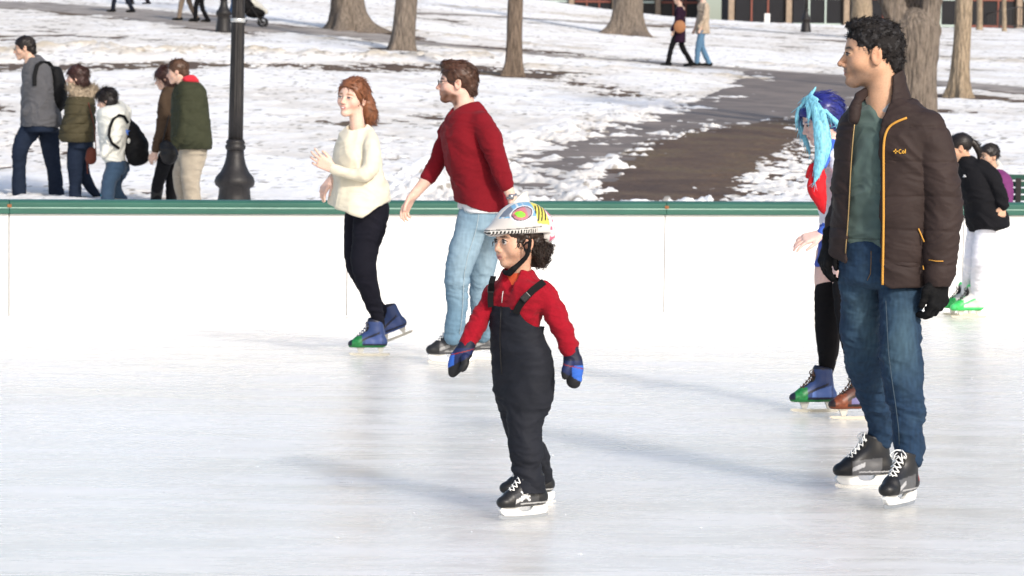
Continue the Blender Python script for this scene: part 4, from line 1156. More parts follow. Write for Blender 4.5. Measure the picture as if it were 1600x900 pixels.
    # the open front
    p.sil(F, [(120, 1344, 1404), (160, 1346, 1398), (185, 1344, 1384), (215, 1340, 1379), (300, 1336, 1379), (380, 1331, 1378), (410, 1330, 1378), (470, 1330, 1378)], 0, 5.4, dy=-.21, mode='sub', n=8, k=.006)
    F.plane(J(1302, 403), unit(np.array([-.48, 0, -.88])), .01)
    z0 = J(0, 447)[2]
    brown = np.array([.035, .0235, .0215])
    def jc(V, N):
        C = np.tile(brown, (len(V), 1)); x0 = J(1345, 300)[0]
        C *= (1 + .18 * perlin(V * 8, 3))[:, None]
        ins = (V[:, 0] < J(1345, 0)[0]) & (N[:, 0] > .35)      # lining of the left panel
        C[ins] = np.array([.024, .015, .012])
        return np.clip(C, .004, 1)
    m_puff = m_attr('padded_shell', rough=.66, spec=.16, bump=.35, bscale=300)
    jk = p.part('jacket', F, .0045, m_puff, addf(quilt(.003, z0, .135, 3), folds(.007, 9, 7, (.25, 0, 1), 2.8), folds(.003, 24, 9, (.2, 0, 1), 2.6)), jc)
    # collar
    F = Field()
    p.sil(F, [(108, 1366, 1412), (130, 1357, 1415), (160, 1346, 1424), (195, 1336, 1430)], 60, .82, n=2.1)
    p.sil(F, [(80, 1366, 1412), (130, 1357, 1415), (160, 1346, 1424), (215, 1336, 1430)], 60, .82, n=2.1, inset=.013, mode='sub', k=.003)
    F.plane(J(1342, 137), unit(np.array([-.42, -.12, .88])), .006)
    p.sil(F, [(90, 1358, 1399), (150, 1356, 1397), (185, 1349, 1384), (215, 1344, 1380)], 0, 3.6, dy=-.16, mode='sub', n=8, k=.006)
    p.tube(F, [(1358, 140, 4, .02), (1349, 146, 6.5, -.03), (1341, 156, 8, -.07), (1336, 170, 8.5, -.10), (1334, 186, 8, -.11)], .01)
    p.part('collar', F, .004, m_puff, folds(.005, 16, 3), (.033, .022, .020), parent=jk)
    # piping and zip
    mb = MB(); pts = [surf(jk, J(x, y), lift=-.001) for x, y in ((1417, 184), (1402, 190), (1390, 198), (1383, 212), (1380.5, 235), (1380.5, 270), (1380.5, 300), (1380.5, 340), (1380, 380), (1379.5, 410), (1379, 430), (1379, 445))]
    T = np.linspace(0, len(pts) - 1, 40); pts = np.stack([catmull(np.arange(len(pts)), np.array(pts)[:, i], T) for i in range(3)], 1)
    mb.tube(list(pts), .0052, 6); mb.build('piping', mat('piping_yellow', (.55, .27, .045), rough=.6), jk, smooth=True)
    mb = MB(); pts = [surf(jk, J(x, y), lift=.001) for x, y in ((1337, 178), (1335, 195), (1333, 215), (1331, 240), (1329, 270), (1327.5, 300), (1326, 330), (1324, 360), (1322, 382), (1321, 396))]
    mb.tube(pts, .0028, 6); mb.build('zip', mat('zip_brass', (.36, .25, .12), rough=.35, metal=.6), jk, smooth=True)
    mb = MB(); pts = [surf(jk, J(x, y)) for x, y in ((1435, 357), (1439, 366), (1444, 378))]; mb.tube(pts, .003, 6)
    pts = [surf(jk, J(x, y)) for x, y in ((1451, 406), (1462, 408), (1474, 408))]; mb.tube(pts, .0022, 6)
    pts = [surf(jk, J(x, y)) for x, y in ((1442, 415), (1443, 421))]; mb.tube(pts, .0025, 6)
    mb.build('pocket_trim', mat('piping_yellow'), jk, smooth=True)
    # chest lettering
    mb = MB(); m_let = mat('thread_yellow', (.60, .33, .05), rough=.6)
    def stroke(pp, r=.0022): mb.tube([surf(jk, J(x, y), lift=.001) for x, y in pp], r, 5)
    for a in range(4):
        an = a * math.pi / 2; stroke([(1399.2 + 1.0 * math.cos(an), 236.5 + 1.0 * math.sin(an)), (1399.2 + 3.6 * math.cos(an), 236.5 + 3.6 * math.sin(an))], .003)
    stroke([(1408.2, 234.6), (1406.5, 233.6), (1404.9, 234.6), (1404.3, 236.7), (1404.9, 238.9), (1406.5, 239.9), (1408.2, 238.9)])
    stroke([(1411.3 + 1.6 * math.cos(a), 237.6 + 2.0 * math.sin(a)) for a in np.linspace(0, 6.28, 9)])
    stroke([(1414.6, 233), (1414.6, 239.8)])
    mb.build('logo', m_let, jk, smooth=True)
    # gloves
    F = Field(); w = J(1467, 432, -.17)
    F.cone(w + [0, 0, .02], w - [0, 0, .02], .034, .033, .01)
    hand_sdf(F, w, (-.02, -.05, -1), (.65, -.75, 0), -1, 1.22, (36, 42, 48, 52), 4, 30, 1.25, .004)
    gl = p.part('glove', F, .0038, m_cloth('glove_black', (.010, .010, .011), rough=.8), folds(.003, 30, 3))
    mb = MB(); q = [surf(gl, J(x, y), lift=.001) for x, y in ((1463, 437), (1476, 437), (1476, 443), (1468, 443))]
    mb.add(q + [v + np.array([0, .003, 0]) for v in q], [(0, 1, 2, 3), (7, 6, 5, 4), (0, 4, 5, 1), (1, 5, 6, 2), (2, 6, 7, 3), (3, 7, 4, 0)]); mb.build('emblem', mat('print_white', (.75, .75, .75)), gl)
    F = Field(); w = J(1297, 376, .08)
    F.cone(w + [0, 0, .03], w - [0, 0, .02], .030, .032, .01)
    hand_sdf(F, w, (-.22, -.05, -1), (-.9, -.3, 0), 1 if True else -1, 1.08, (30, 34, 38, 42), 5, 30, 1.2, .004)
    p.part('glove', F, .0038, m_cloth('glove_black'), folds(.003, 30, 4))
    skate(p, ice_pt(1406, 792), 36, .88, cols=dict(toe=(.012, .012, .013), main=(.016, .016, .018), mid=(.10, .10, .105), trim=(.45, .45, .46), red=(.25, .02, .02)), seed=1, h=.0042)
    skate(p, ice_pt(1352, 763), 74, .90, cols=dict(toe=(.012, .012, .013), main=(.016, .016, .018), mid=(.10, .10, .105), trim=(.45, .45, .46)), seed=2, h=.0042)

# ------------------------------------------------------------------ the boy
def boy():
    p = Person(818, 806, 'small boy skating in black bib snow trousers, red fleece and a toothed bike helmet', Y=10.6)
    J, s, r = p.J, p.s, p.r; H = .215; al = 58; c = J(809, 375); R = frame(al, -3)
    skin = (.60, .36, .25)
    B = p.B; L = head_sdf(B, c, H, R, child=True, chin=.85)
    p.tube(B, [(816, 400, 15, .0), (813, 446, 16, .0)], .03)
    p.sil(B, [(445, 788, 836), (480, 784, 832), (560, 784, 842), (600, 784, 845)], 45, .55)
    p.part('body', B, .0038, M_SKIN, color=face_color(c, H, R, skin, brow=(.03, .018, .012), blush=.3, lip=(.50, .19, .17)))
    eyes(None, p.root, L, H, R, iris=(.02, .010, .007), gaze=(14, 0), white=.5, open_=1.25)
    # curls
    hb = hair_base(L, H, R, .04, face=((.44, 0, -.17), (.27, .36, .40)), low=((.20, 0, -.50), (.40, .9, .40)), nape=((-.34, .02, -.18), (.22, .34, .26)))
    hb.ell(L(-.26, .22, -.16), np.array([.16, .16, .22]) * H, R, .1 * H)
    hb.ell(L(-.02, .42, -.09), np.array([.075, .10, .13]) * H, R, .02 * H, 'sub')
    hair_part('hair', hb, .0038, m_hair('hair_dark_brown', (.022, .012, .008)), p.root, flow_back(R, 1.0, .5, 1.2, 30), 2600, .030, .0024, .008, .5, curls(.007, 38), 5, 200, mask=lambda V, N: ((V - c) @ R[2]) / H < .02)
    # helmet
    F = Field(); hr = frame(64, -5); hc_ = J(813, 356)
    def HL(a, b, c2): return hc_ + hr.T @ np.array([a, b, c2])
    F.ell(HL(-.008, 0, .0), (.116, .086, .100), hr, .01)
    F.ell(HL(-.075, 0, -.02), (.058, .074, .070), hr, .03)
    F.cone(HL(.035, 0, .012), HL(.132, 0, -.002), .038, .016, .035, hr[1], 1.75)
    F.plane(HL(0, 0, -.018), unit(-hr[2] + .06 * hr[0]), .006)
    F.ell(HL(-.088, 0, -.040), (.045, .068, .034), hr, .02)
    F.cone(HL(.03, 0, -.008), HL(.128, 0, -.010), .026, .010, .012, hr[1], 2.1)
    F.ell(HL(-.005, 0, -.03), (.098, .072, .088), hr, .006, 'sub')
    for sd in (1, -1):
        F.cone(HL(.075, .052 * sd, .052), HL(.045, .058 * sd, .066), .008, .008, .006, mode='sub')
    sn, cs = math.sin(rad(al)), math.cos(rad(al))
    def hcol(V, N):
        q = (V - hc_) @ hr.T; a, b, z = q.T
        C = np.tile(np.array([.55, .52, .49]), (len(V), 1)); side = (np.abs(N @ hr[1]) > .05) | (np.abs(b) > .02)
        top = z > .045
        def put(m, col): C[m] = col
        put(top & (a > -.06), (.16, .33, .50)); put(top & (np.sin(a * 260 + z * 90) > .55) & (a > .0), (.50, .55, .60)); put((z > .05) & (a > .045), (.14, .17, .22))
        put((z > .045) & (np.abs(b) < .018), (.62, .60, .56))
        ex, ez = .018, .058
        e = ((a - ex) / .040) ** 2 + ((z - ez + .22 * (a - ex)) / .023) ** 2; ab = np.abs(b) > .028
        put(ab & (e < 1.35), (.60, .60, .66)); put(ab & (e < 1.08), (.02, .02, .02)); put(ab & (e < .86), (.42, .16, .19)); put(ab & (e < .86) & (a < .0), (.30, .22, .26))
        g = ((a - .028) / .018) ** 2 + ((z - .056) / .0115) ** 2; put(ab & (g < 1.25), (.50, .05, .05)); put(ab & (g < 1), (.22, .62, .05))
        yl = (a < -.034) & (a > -.088) & (z > .012 + .2 * (a + .06)) & (np.abs(b) > .02); put(yl, (.62, .55, .10))
        put(yl & (np.abs(((a * .75 + z * .35) / .0125) % 1 - .5) < .22) & (z > .024) & (z < .082), (.02, .02, .015))
        bk = (a < -.088); put(bk, (.66, .64, .64)); put(bk & (perlin(V * 45, 3) > .18), (.55, .12, .20))
        rim = (z < .002) & (a > .0); put(rim, (.66, .64, .60))
        th = (z < .000) & (z > -.016) & (a > -.03); put(th & (np.abs(((a + .3 * np.abs(b)) / .0095) % 1 - .5) < .27) & (z < -.001), (.015, .015, .015))
        put((z < .006) & (z > .002) & (a > -.05), (.10, .10, .10))
        return C
    he = p.part('helmet', F, .0028, m_attr('helmet_shell', rough=.35, spec=.45), None, hcol)
    mb = MB()
    mb.prism([(-.060, .085), (-.052, .118), (-.052, .136), (-.030, .131), (-.004, .113), (.022, .088), (.0, .07), (-.04, .07)], .010, lambda v: HL(v[0] + .012, v[1], v[2]))
    mb.build('fin', mat('fin_cream', (.60, .57, .50), rough=.5), he, bevel=.003)
    F = Field(); F.tube([(*J(829, 376, -.085), .006), (*J(824, 398, -.088), .0075), (*J(812, 412, -.082), .009), (*J(800, 422, -.080), .010), (*J(792, 427, -.062), .009), (*J(787, 424, -.02), .006)], .004, 3)
    F.tube([(*J(829, 376, -.085), .004), (*J(818, 384, -.088), .0035), (*J(824, 398, -.088), .004)], .003, 2)
    F.cone(J(803, 420, -.088), J(796, 427, -.076), .0115, .0115, .004)
    p.part('chin_strap', F, .003, m_cloth('strap_black', (.012, .012, .013)), None, parent=he)
    # shirt and fleece
    F = Field(); p.sil(F, [(425, 790, 830), (445, 778, 838), (480, 784, 832), (500, 784, 828)], 45, .55)
    p.part('shirt', F, .0045, m_cloth('shirt_orange', (.68, .10, .035)))
    F = Field()
    p.sil(F, [(438, 776, 850), (448, 768, 857), (465, 765, 859), (490, 770, 846), (520, 774, 840), (545, 778, 838)], 45, .62, k=.02)
    p.sil(F, [(420, 787, 834), (430, 782, 839), (445, 776, 850)], 52, .85, k=.02)
    p.sil(F, [(395, 788, 828), (428, 788, 828), (440, 788, 828)], 52, .85, inset=.004, mode='sub', k=.004)
    F.cone(J(798, 404, -.04), J(790, 464, -.095), r(22), r(5), .006, mode='sub')
    p.tube(F, [(850, 460, 19, -.05), (864, 484, 18, -.07), (876, 508, 17, -.08), (886, 532, 16, -.09), (892, 552, 13.5, -.10)], .03)
    p.tube(F, [(772, 460, 17, .05), (758, 484, 16, .04), (745, 508, 15, .02), (733, 530, 13.5, .0), (728, 541, 12, -.01)], .03)
    p.part('fleece', F, .0042, m_cloth('fleece_red', (.27, .006, .016), rough=.95, bump=.6, bscale=220, sheen=.06, var=.12, vscale=60), addf(folds(.008, 13, 3, (.3, 0, 1), 2.4), folds(.003, 30, 5), lambda q, n: -.003))
    # bib trousers
    F = Field()
    p.sil(F, [(474, 763, 850), (500, 763, 852), (522, 763, 854), (545, 764, 862), (570, 766, 867), (600, 768, 868), (625, 773, 864), (648, 779, 857)], 42, .68, k=.02, n=2.3)
    p.tube(F, [(824, 615, 38, -.03), (821, 650, 31.5, -.04), (820, 680, 28, -.05), (823, 710, 28, -.06), (825, 738, 27.5, -.06), (827, 761, 26, -.06)], .025)
    p.tube(F, [(800, 610, 30, .05), (804, 640, 25, .07), (816, 680, 25, .10), (834, 710, 25, .20), (843, 735, 21, .28), (845, 744, 20.5, .30)], .02)
    F.ell(J(847, 455, 0), (r(41), .5, r(52)), None, .01, 'sub'); F.ell(J(745, 465, 0.1), (r(20), .16, r(34)), None, .01, 'sub')
    F.cone(J(827, 757, -.06), J(827, 800, -.06), r(21), r(26), .004, mode='sub')
    zb = J(0, 700)[2]
    bb = p.part('bib_trousers', F, .0042, m_cloth('bib_black', (.022, .024, .032), rough=.72, spec=.2, var=.15), addf(folds(.010, 11, 8, (.35, 0, 1), 2.8, lambda q: .45 + .6 * np.exp(-((q[:, 2] - zb) / .18) ** 2)), folds(.003, 26, 4), lambda q, n: -.009))
    fl = bpy.data.objects[[o.name for o in p.root.children if o.name.startswith('fleece')][0]]
    def sp(x, y, l=.004): return np.array(min((surf(fl, J(x, y), lift=l), surf(bb, J(x, y), lift=l)), key=lambda v: v[1]))
    mb = MB(); m_st = m_cloth('strap_black')
    mb.ribbon([sp(771, 432), sp(768, 442), sp(767, 455), sp(766, 468), sp(767, 480)], (1, 0, 0), r(9), .004)
    mb.build('strap', m_st, bb, smooth=False); mb = MB()
    mb.ribbon([sp(850, 440), sp(842, 446), sp(833, 453), sp(825, 461), sp(817, 470), sp(810, 480), sp(806, 490)], (.75, 0, -.66), r(11), .004)
    mb.build('strap', m_st, bb, smooth=False)
    for (x, y, an) in ((821, 464, -42), (767, 452, 85)):
        mb = MB(); q = sp(x, y, .007); a = rad(an); ax = np.array([math.cos(a), 0, -math.sin(a)]) if an < 0 else np.array([math.cos(a), 0, math.sin(a)])
        ax = np.array([-math.cos(rad(45)), 0, -math.sin(rad(45))]) if an < 0 else np.array([0, 0, 1.0])
        mb.box(q, (.034 if an < 0 else .026, .008, .026), np.array([ax, [0, 1, 0], np.cross(ax, [0, 1, 0])])); mb.build('buckle', mat('buckle_black', (.02, .02, .022), rough=.25), bb, bevel=.003)
    mb = MB(); mb.tube([sp(x, y, .001) for x, y in ((783, 478), (782, 500), (781, 530), (782, 560), (784, 585))], .0022, 5); mb.build('zip', mat('zip_black', (.008, .008, .009), rough=.4), bb, smooth=True)
    mb = MB(); mb.tube([sp(x, y, .001) for x, y in ((786, 455), (785, 462), (784, 473))], .0018, 5); mb.build('zip', mat('zip_pale', (.6, .55, .55), rough=.5), fl, smooth=True)
    # mittens
    def mitten(pts, thumb, seed, cfun):
        F = Field(); p.tube(F, pts, .01, 3, w=(.3, 1, 0), wf=.8); p.tube(F, thumb, .01, 3)
        m = p.part('mitten', F, .0036, m_attr('mitten_shell', rough=.6), folds(.004, 22, seed), cfun); return m
    def mc(tip, ax, flip):
        tip = J(*tip)
        def fn(V, N):
            q = V - tip; x, z = q[:, 0] * s, q[:, 2] * s
            C = np.tile(np.array([.012, .02, .075]), (len(V), 1))
            bl = (z < 40) & (z > 4) & ((x * flip) > -4 + .0 * z); C[bl] = (.03, .12, .50)
            bk_ = (z + .75 * x * flip * -1 < 17) if False else (z < 20 - .6 * x * flip); C[bk_] = (.014, .014, .016)
            ln = np.abs(z - (38 - .25 * x * flip)) < .8; C[ln] = (.22, .02, .02)
            C[z > 48] = (.010, .012, .03); return C
        return fn
    mitten([(891, 546, 12, -.10), (893, 556, 13, -.10), (896, 572, 15.5, -.10), (896, 588, 13.5, -.10), (897, 597, 9.5, -.10)], [(890, 565, 7, -.13), (885, 580, 6.5, -.14), (883, 590, 5, -.14)], 3, mc((896, 606), None, 1))
    mitten([(730, 538, 12.5, -.01), (725, 549, 13, -.02), (717, 563, 14, -.03), (711, 574, 11, -.03), (707, 583, 7, -.03)], [(727, 557, 6, -.07), (727, 568, 5.5, -.08), (722, 577, 4.5, -.08)], 4, mc((706, 590), None, -1))
    cc = dict(toe=(.014, .014, .015), main=(.014, .014, .015), mid=(.05, .05, .052), trim=(.5, .5, .5), mark=(.8, .8, .8))
    skate(p, ice_pt(819, 810), 56, .76, cols=cc, seed=3, h=.0036)
    skate(p, ice_pt(827, 788), 74, .76, cols=cc, seed=4, h=.0036)

# ------------------------------------------------------------------ red haired woman
RENT = dict(toe=(.015, .17, .045), main=(.030, .055, .16), mid=(.055, .09, .25), dark=(.012, .014, .03))
def woman():
    p = Person(578, 556, 'red haired woman skating in a loose cream sweater and black leggings', Y=17.35)
    J, s, r = p.J, p.s, p.r; H = .238; al = 30; c = J(551, 153); R = frame(al, 2, 6)
    B = p.B; L = head_sdf(B, c, H, R, fem=True, nose=.9, chin=.9)
    p.tube(B, [(556, 172, 10.5, .0), (559, 205, 12, .0)], .02)
    p.sil(B, [(208, 545, 574), (250, 540, 582), (300, 540, 588)], 60, .6)
    hand_sdf(B, J(519, 263, -.19), (-.85, -.1, .50), (.35, -.85, -.35), -1, .98, (14, 18, 22, 28), 9, 0, 1.0, .004)
    p.tube(B, [(535, 268, 5.5, -.2), (521, 263, 5.5, -.19)])
    hand_sdf(B, J(518, 279, .02), (-.55, -.2, -.8), (-.7, -.6, .4), 1, .95, (18, 24, 28, 34), 8, 10, 1.0, .004)
    p.tube(B, [(530, 274, 5.5, .06), (519, 278, 5.5, .02)])
    p.part('body', B, .0048, M_SKIN, color=face_color(c, H, R, (.74, .50, .40), brow=(.30, .15, .08), blush=.7, lip=(.62, .20, .20), brow_w=.022))
    eyes(None, p.root, L, H, R, iris=(.08, .12, .16), open_=.55, lash=(.10, .05, .03), white=.55)
    mb = MB(); mb.ribbon([L(.405, -.045, -.264), L(.418, 0, -.269), L(.405, .045, -.264)], R[2], [.010 * H * 2, .03 * H, .01 * H * 2], .004); mb.build('teeth', mat('teeth', (.75, .72, .68), rough=.3), p.root)
    hb = hair_base(L, H, R, .05, face=((.44, 0, -.10), (.30, .45, .38)), low=((.18, 0, -.52), (.36, .9, .42)), nape=((-.30, 0, -.1), (.22, .30, .25)))
    p.tube(hb, [(566, 150, 13, .03), (574, 165, 12, .03), (579, 180, 10.5, .03), (578, 190, 7, .03)], .02)
    hb.ell(L(.0, .40, -.09), np.array([.06, .05, .10]) * H, R, .02 * H, 'sub')
    hair_part('hair', hb, .005, m_hair('hair_auburn', (.19, .070, .030), .5), p.root, flow_back(R, .6, 1.0, .22, 14), 1700, .05, .0019, .004, .035, curls(.003, 24), 7, 60)
    F = Field()
    rows = [(194, 545, 575), (200, 538, 582), (210, 531, 588), (225, 526, 592), (248, 521, 596), (270, 520, 600), (290, 518, 606), (308, 514, 610), (320, 513, 608), (330, 530, 602), (338, 554, 588)]
    p.sil(F, rows[:8] + [(330, 511, 610), (352, 511, 610)], 60, .80, k=.02, n=2.2)
    F.cone(J(555, 170, -.02), J(558, 200, -.03), r(12), r(15), .008, mode='sub')
    p.tube(F, [(580, 214, 12, -.10), (583, 238, 13, -.17), (578, 262, 12, -.20), (566, 274, 10.5, -.22), (548, 272, 9, -.21), (532, 268, 8.5, -.20), (521, 264, 8, -.19)], .02)
    p.tube(F, [(545, 218, 12, .10), (543, 245, 12, .12), (541, 266, 9, .10), (530, 274, 8, .06), (519, 278, 7.5, .03)], .02)
    a1, a2, a3 = J(509, 318), J(569, 340), J(611, 312)
    F.plane(a2, unit(np.cross(a2 - a1, [0, 1, 0]) * (-1 if np.cross(a2 - a1, [0, 1, 0])[2] > 0 else 1)), .01)
    F.plane(a2, unit(np.cross(a3 - a2, [0, 1, 0]) * (-1 if np.cross(a3 - a2, [0, 1, 0])[2] > 0 else 1)), .01)
    p.sil(F, [(300, 518, 602), (330, 522, 600), (360, 522, 600)], 60, .72, mode='sub', k=.01)
    p.part('sweater', F, .0065, m_cloth('knit_cream', (.72, .66, .52), rough=.95, bump=.6, bscale=240, sheen=.25, var=.06), addf(folds(.012, 5, 12, (.9, 0, .35), 3.0), folds(.003, 18, 13)))
    F = Field()
    p.tube(F, [(583, 325, 26, -.04), (578, 350, 26, -.05), (573, 378, 22, -.06), (568, 405, 20, -.06), (570, 425, 18, -.05), (576, 448, 16, .0), (582, 470, 13.5, .05), (588, 490, 11, .10), (592, 503, 8.5, .12), (593, 515, 7, .13)], .02)
    p.tube(F, [(563, 325, 24, .07), (558, 355, 20, .08), (555, 385, 17, .08), (553, 408, 14, .10), (560, 428, 13, .18), (573, 450, 12.5, .28), (588, 474, 10.5, .40), (600, 488, 9, .50), (606, 498, 7, .54)], .02)
    p.part('leggings', F, .006, m_cloth('leggings_black', (.012, .012, .020), rough=.85), folds(.005, 16, 3, (.2, 0, 1), 3))
    skate(p, ice_pt(577, 556), 84, .84, style='rental', cols=RENT, seed=5, h=.0055, lace=(.10, .11, .16))
    skate(p, P(617, 530, 17.85), 78, .82, pitch=-21, style='rental', cols=dict(RENT, toe=(.045, .085, .26)), seed=6, h=.0055, lace=(.10, .11, .16))

# ------------------------------------------------------------------ bearded man in red
def red_man():
    p = Person(712, 568, 'bearded man with glasses skating in a dark red v-neck sweater and pale jeans', Y=16.95)
    J, s, r = p.J, p.s, p.r; H = .25; c = J(714, 129); R = frame(90, 1)
    skin = (.70, .45, .36)
    B = p.B; L = head_sdf(B, c, H, R, nose=1.0)
    p.tube(B, [(723, 148, 15.5, .0), (728, 182, 18, .0)], .03)
    p.sil(B, [(185, 708, 762), (240, 706, 766), (330, 722, 780)], 75, .75)
    p.tube(B, [(788, 280, 8.5, -.22), (791, 288, 8.5, -.22), (801, 312, 7, -.24)])
    hand_sdf(B, J(801, 312, -.24), (.45, -.1, -.85), (.5, -.8, .2), 1, 1.0, (20, 25, 30, 34), 5, 20)
    p.tube(B, [(676, 266, 9, .13), (669, 278, 9.5, .12), (655, 295, 8, .10), (645, 307, 6.8, .08)])
    hand_sdf(B, J(645, 306, .08), (-.48, -.1, -.87), (-.75, .45, .4), 1, 1.02, (16, 22, 26, 30), 6, 10, 1.05, .004)
    def bd_(x, ay, z): return .92 * sstep(-.17, -.24, z + .35 * np.maximum(.26 - x, 0) - .0) * sstep(-.10, .02, x) * sstep(-.60, -.52, z) * (1 - .85 * np.exp(-((z + .27) ** 2) / .0016 - ay ** 2 / .008)) + .8 * np.exp(-((z + .215) / .02) ** 2) * (x > .33) * (ay < .10)
    p.part('body', B, .0048, M_SKIN, color=face_color(c, H, R, skin, brow=(.07, .035, .02), blush=.55, beard=bd_, beardcol=(.13, .055, .03)))
    eyes(None, p.root, L, H, R, iris=(.06, .06, .05), open_=.8); glasses(L, H, p.root)
    hb = hair_base(L, H, R, .04, face=((.50, 0, -.07), (.30, .9, .325)), low=((.11, 0, -.47), (.33, .9, .36)), nape=((-.33, 0, -.12), (.16, .25, .24)))
    hb.ell(L(.22, 0, .43), np.array([.20, .24, .10]) * H, R, .08 * H)
    for sd in (1, -1): hb.ell(L(-.05, .38 * sd, -.05), np.array([.10, .08, .15]) * H, R, .02 * H, 'sub')
    hair_part('hair', hb, .0045, m_hair('hair_brown', (.065, .028, .016)), p.root, flow_back(R, .55, 1.0, .4, 16), 1800, .035, .0020, .0015, .15, curls(.003, 24), 9)
    F = Field(); p.sil(F, [(180, 716, 754), (240, 712, 758), (290, 722, 772), (304, 718, 784), (332, 715, 792)], 74, .80)
    F.plane(J(715, 325), unit(np.array([-.29, 0, -1.0])), .003)
    p.part('tshirt', F, .006, m_cloth('tee_white', (.75, .75, .76)))
    F = Field()
    p.sil(F, [(158, 722, 748), (168, 710, 756), (184, 698, 764), (205, 691, 769), (230, 690, 771), (255, 696, 774), (280, 704, 778), (300, 709, 788), (330, 711, 795)], 72, .86, k=.02)
    F.cone(J(716, 150, -.02), J(706, 178, -.04), r(20), r(4), .008, mode='sub')
    F.cone(J(724, 140, 0), J(727, 166, 0), r(17), r(18), .008, mode='sub')
    p.tube(F, [(752, 194, 19, -.12), (764, 214, 18.5, -.17), (773, 238, 16, -.19), (781, 262, 14, -.21), (789, 284, 12, -.22), (791, 291, 11, -.22)], .03)
    p.tube(F, [(702, 205, 17, .12), (694, 228, 15, .14), (684, 251, 13, .14), (672, 272, 11.5, .12), (669, 277, 11, .12)], .03)
    F.plane(J(715, 316), unit(np.array([-.29, 0, -1.0])), .006)
    p.part('sweater', F, .0055, m_cloth('knit_red', (.17, .006, .012), rough=.9, bump=.3, bscale=400, sheen=.04, var=.07), addf(folds(.009, 8, 5, (.4, 0, 1), 2.6, lambda q: sstep(J(0, 318)[2], J(0, 280)[2], q[:, 2]) * .8 + .2), folds(.003, 20, 7)))
    mb = MB(); w = J(799, 307, -.24); d = unit(np.array([.42, 0, -.9])); a = np.cross(d, [0, 1, 0])
    ring = [w + .030 * (math.cos(t) * a + math.sin(t) * np.array([0, 1, 0])) for t in np.linspace(0, 2 * math.pi, 15)[:-1]]; mb.tube(ring, .007, 6, closed=True)
    mb.box(w - np.array([0, .033, 0]), (.030, .010, .030)); mb.build('watch', mat('watch_steel', (.35, .36, .38), rough=.25, metal=.8), p.root, smooth=True)
    F = Field()
    p.sil(F, [(306, 722, 784), (322, 718, 788), (345, 713, 790), (362, 712, 788)], 72, .80, k=.02, round_=.03)
    p.tube(F, [(738, 345, 28, -.06), (731, 372, 26, -.08), (721, 402, 25, -.10), (715, 430, 22.5, -.10), (714, 455, 20, -.09), (715, 480, 18, -.08), (711, 505, 17, -.07), (709, 522, 16, -.06), (709, 527, 15.5, -.06)], .02)
    p.tube(F, [(764, 345, 26, .08), (761, 372, 25, .12), (757, 402, 23, .15), (752, 430, 21, .18), (750, 460, 19, .2), (751, 490, 18, .22), (755, 512, 16, .30), (757, 523, 15, .33)], .02)
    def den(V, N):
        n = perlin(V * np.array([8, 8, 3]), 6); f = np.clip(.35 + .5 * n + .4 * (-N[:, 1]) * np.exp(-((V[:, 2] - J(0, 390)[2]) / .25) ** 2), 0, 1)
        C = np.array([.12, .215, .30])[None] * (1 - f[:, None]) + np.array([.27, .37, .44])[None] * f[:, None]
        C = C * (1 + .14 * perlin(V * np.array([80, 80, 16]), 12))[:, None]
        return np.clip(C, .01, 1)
    zk = J(0, 440)[2]; za = J(0, 515)[2]
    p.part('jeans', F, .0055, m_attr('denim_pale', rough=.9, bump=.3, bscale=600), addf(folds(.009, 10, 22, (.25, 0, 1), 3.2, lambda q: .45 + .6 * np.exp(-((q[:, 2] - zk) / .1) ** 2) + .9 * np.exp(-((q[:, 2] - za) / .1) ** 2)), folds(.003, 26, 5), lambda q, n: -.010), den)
    cc = dict(toe=(.02, .02, .021), main=(.05, .05, .052), mid=(.075, .075, .08), trim=(.3, .3, .3))
    jp = [o for o in p.root.children if o.name.startswith('jeans')][0]
    mb = MB(); mb.tube([surf(jp, J(x, y), lift=.0005) for x, y in ((748, 335), (745, 355), (739, 375), (731, 400), (726, 425), (724, 450), (723, 480), (721, 505), (718, 522))], .0022, 5); mb.build('seam', mat('thread_pale', (.36, .44, .47), rough=.9), jp, smooth=True)
    mb = MB(); mb.tube([surf(jp, J(x, y), lift=.0005) for x, y in ((722, 324), (727, 331), (736, 334), (745, 331), (749, 323))], .0022, 5); mb.build('pocket', mat('thread_pale'), jp, smooth=True)
    skate(p, ice_pt(706, 569), 80, 1.0, cols=cc, seed=7, h=.0055)
    skate(p, ice_pt(760, 561), 76, .95, cols=cc, seed=8, h=.0055)

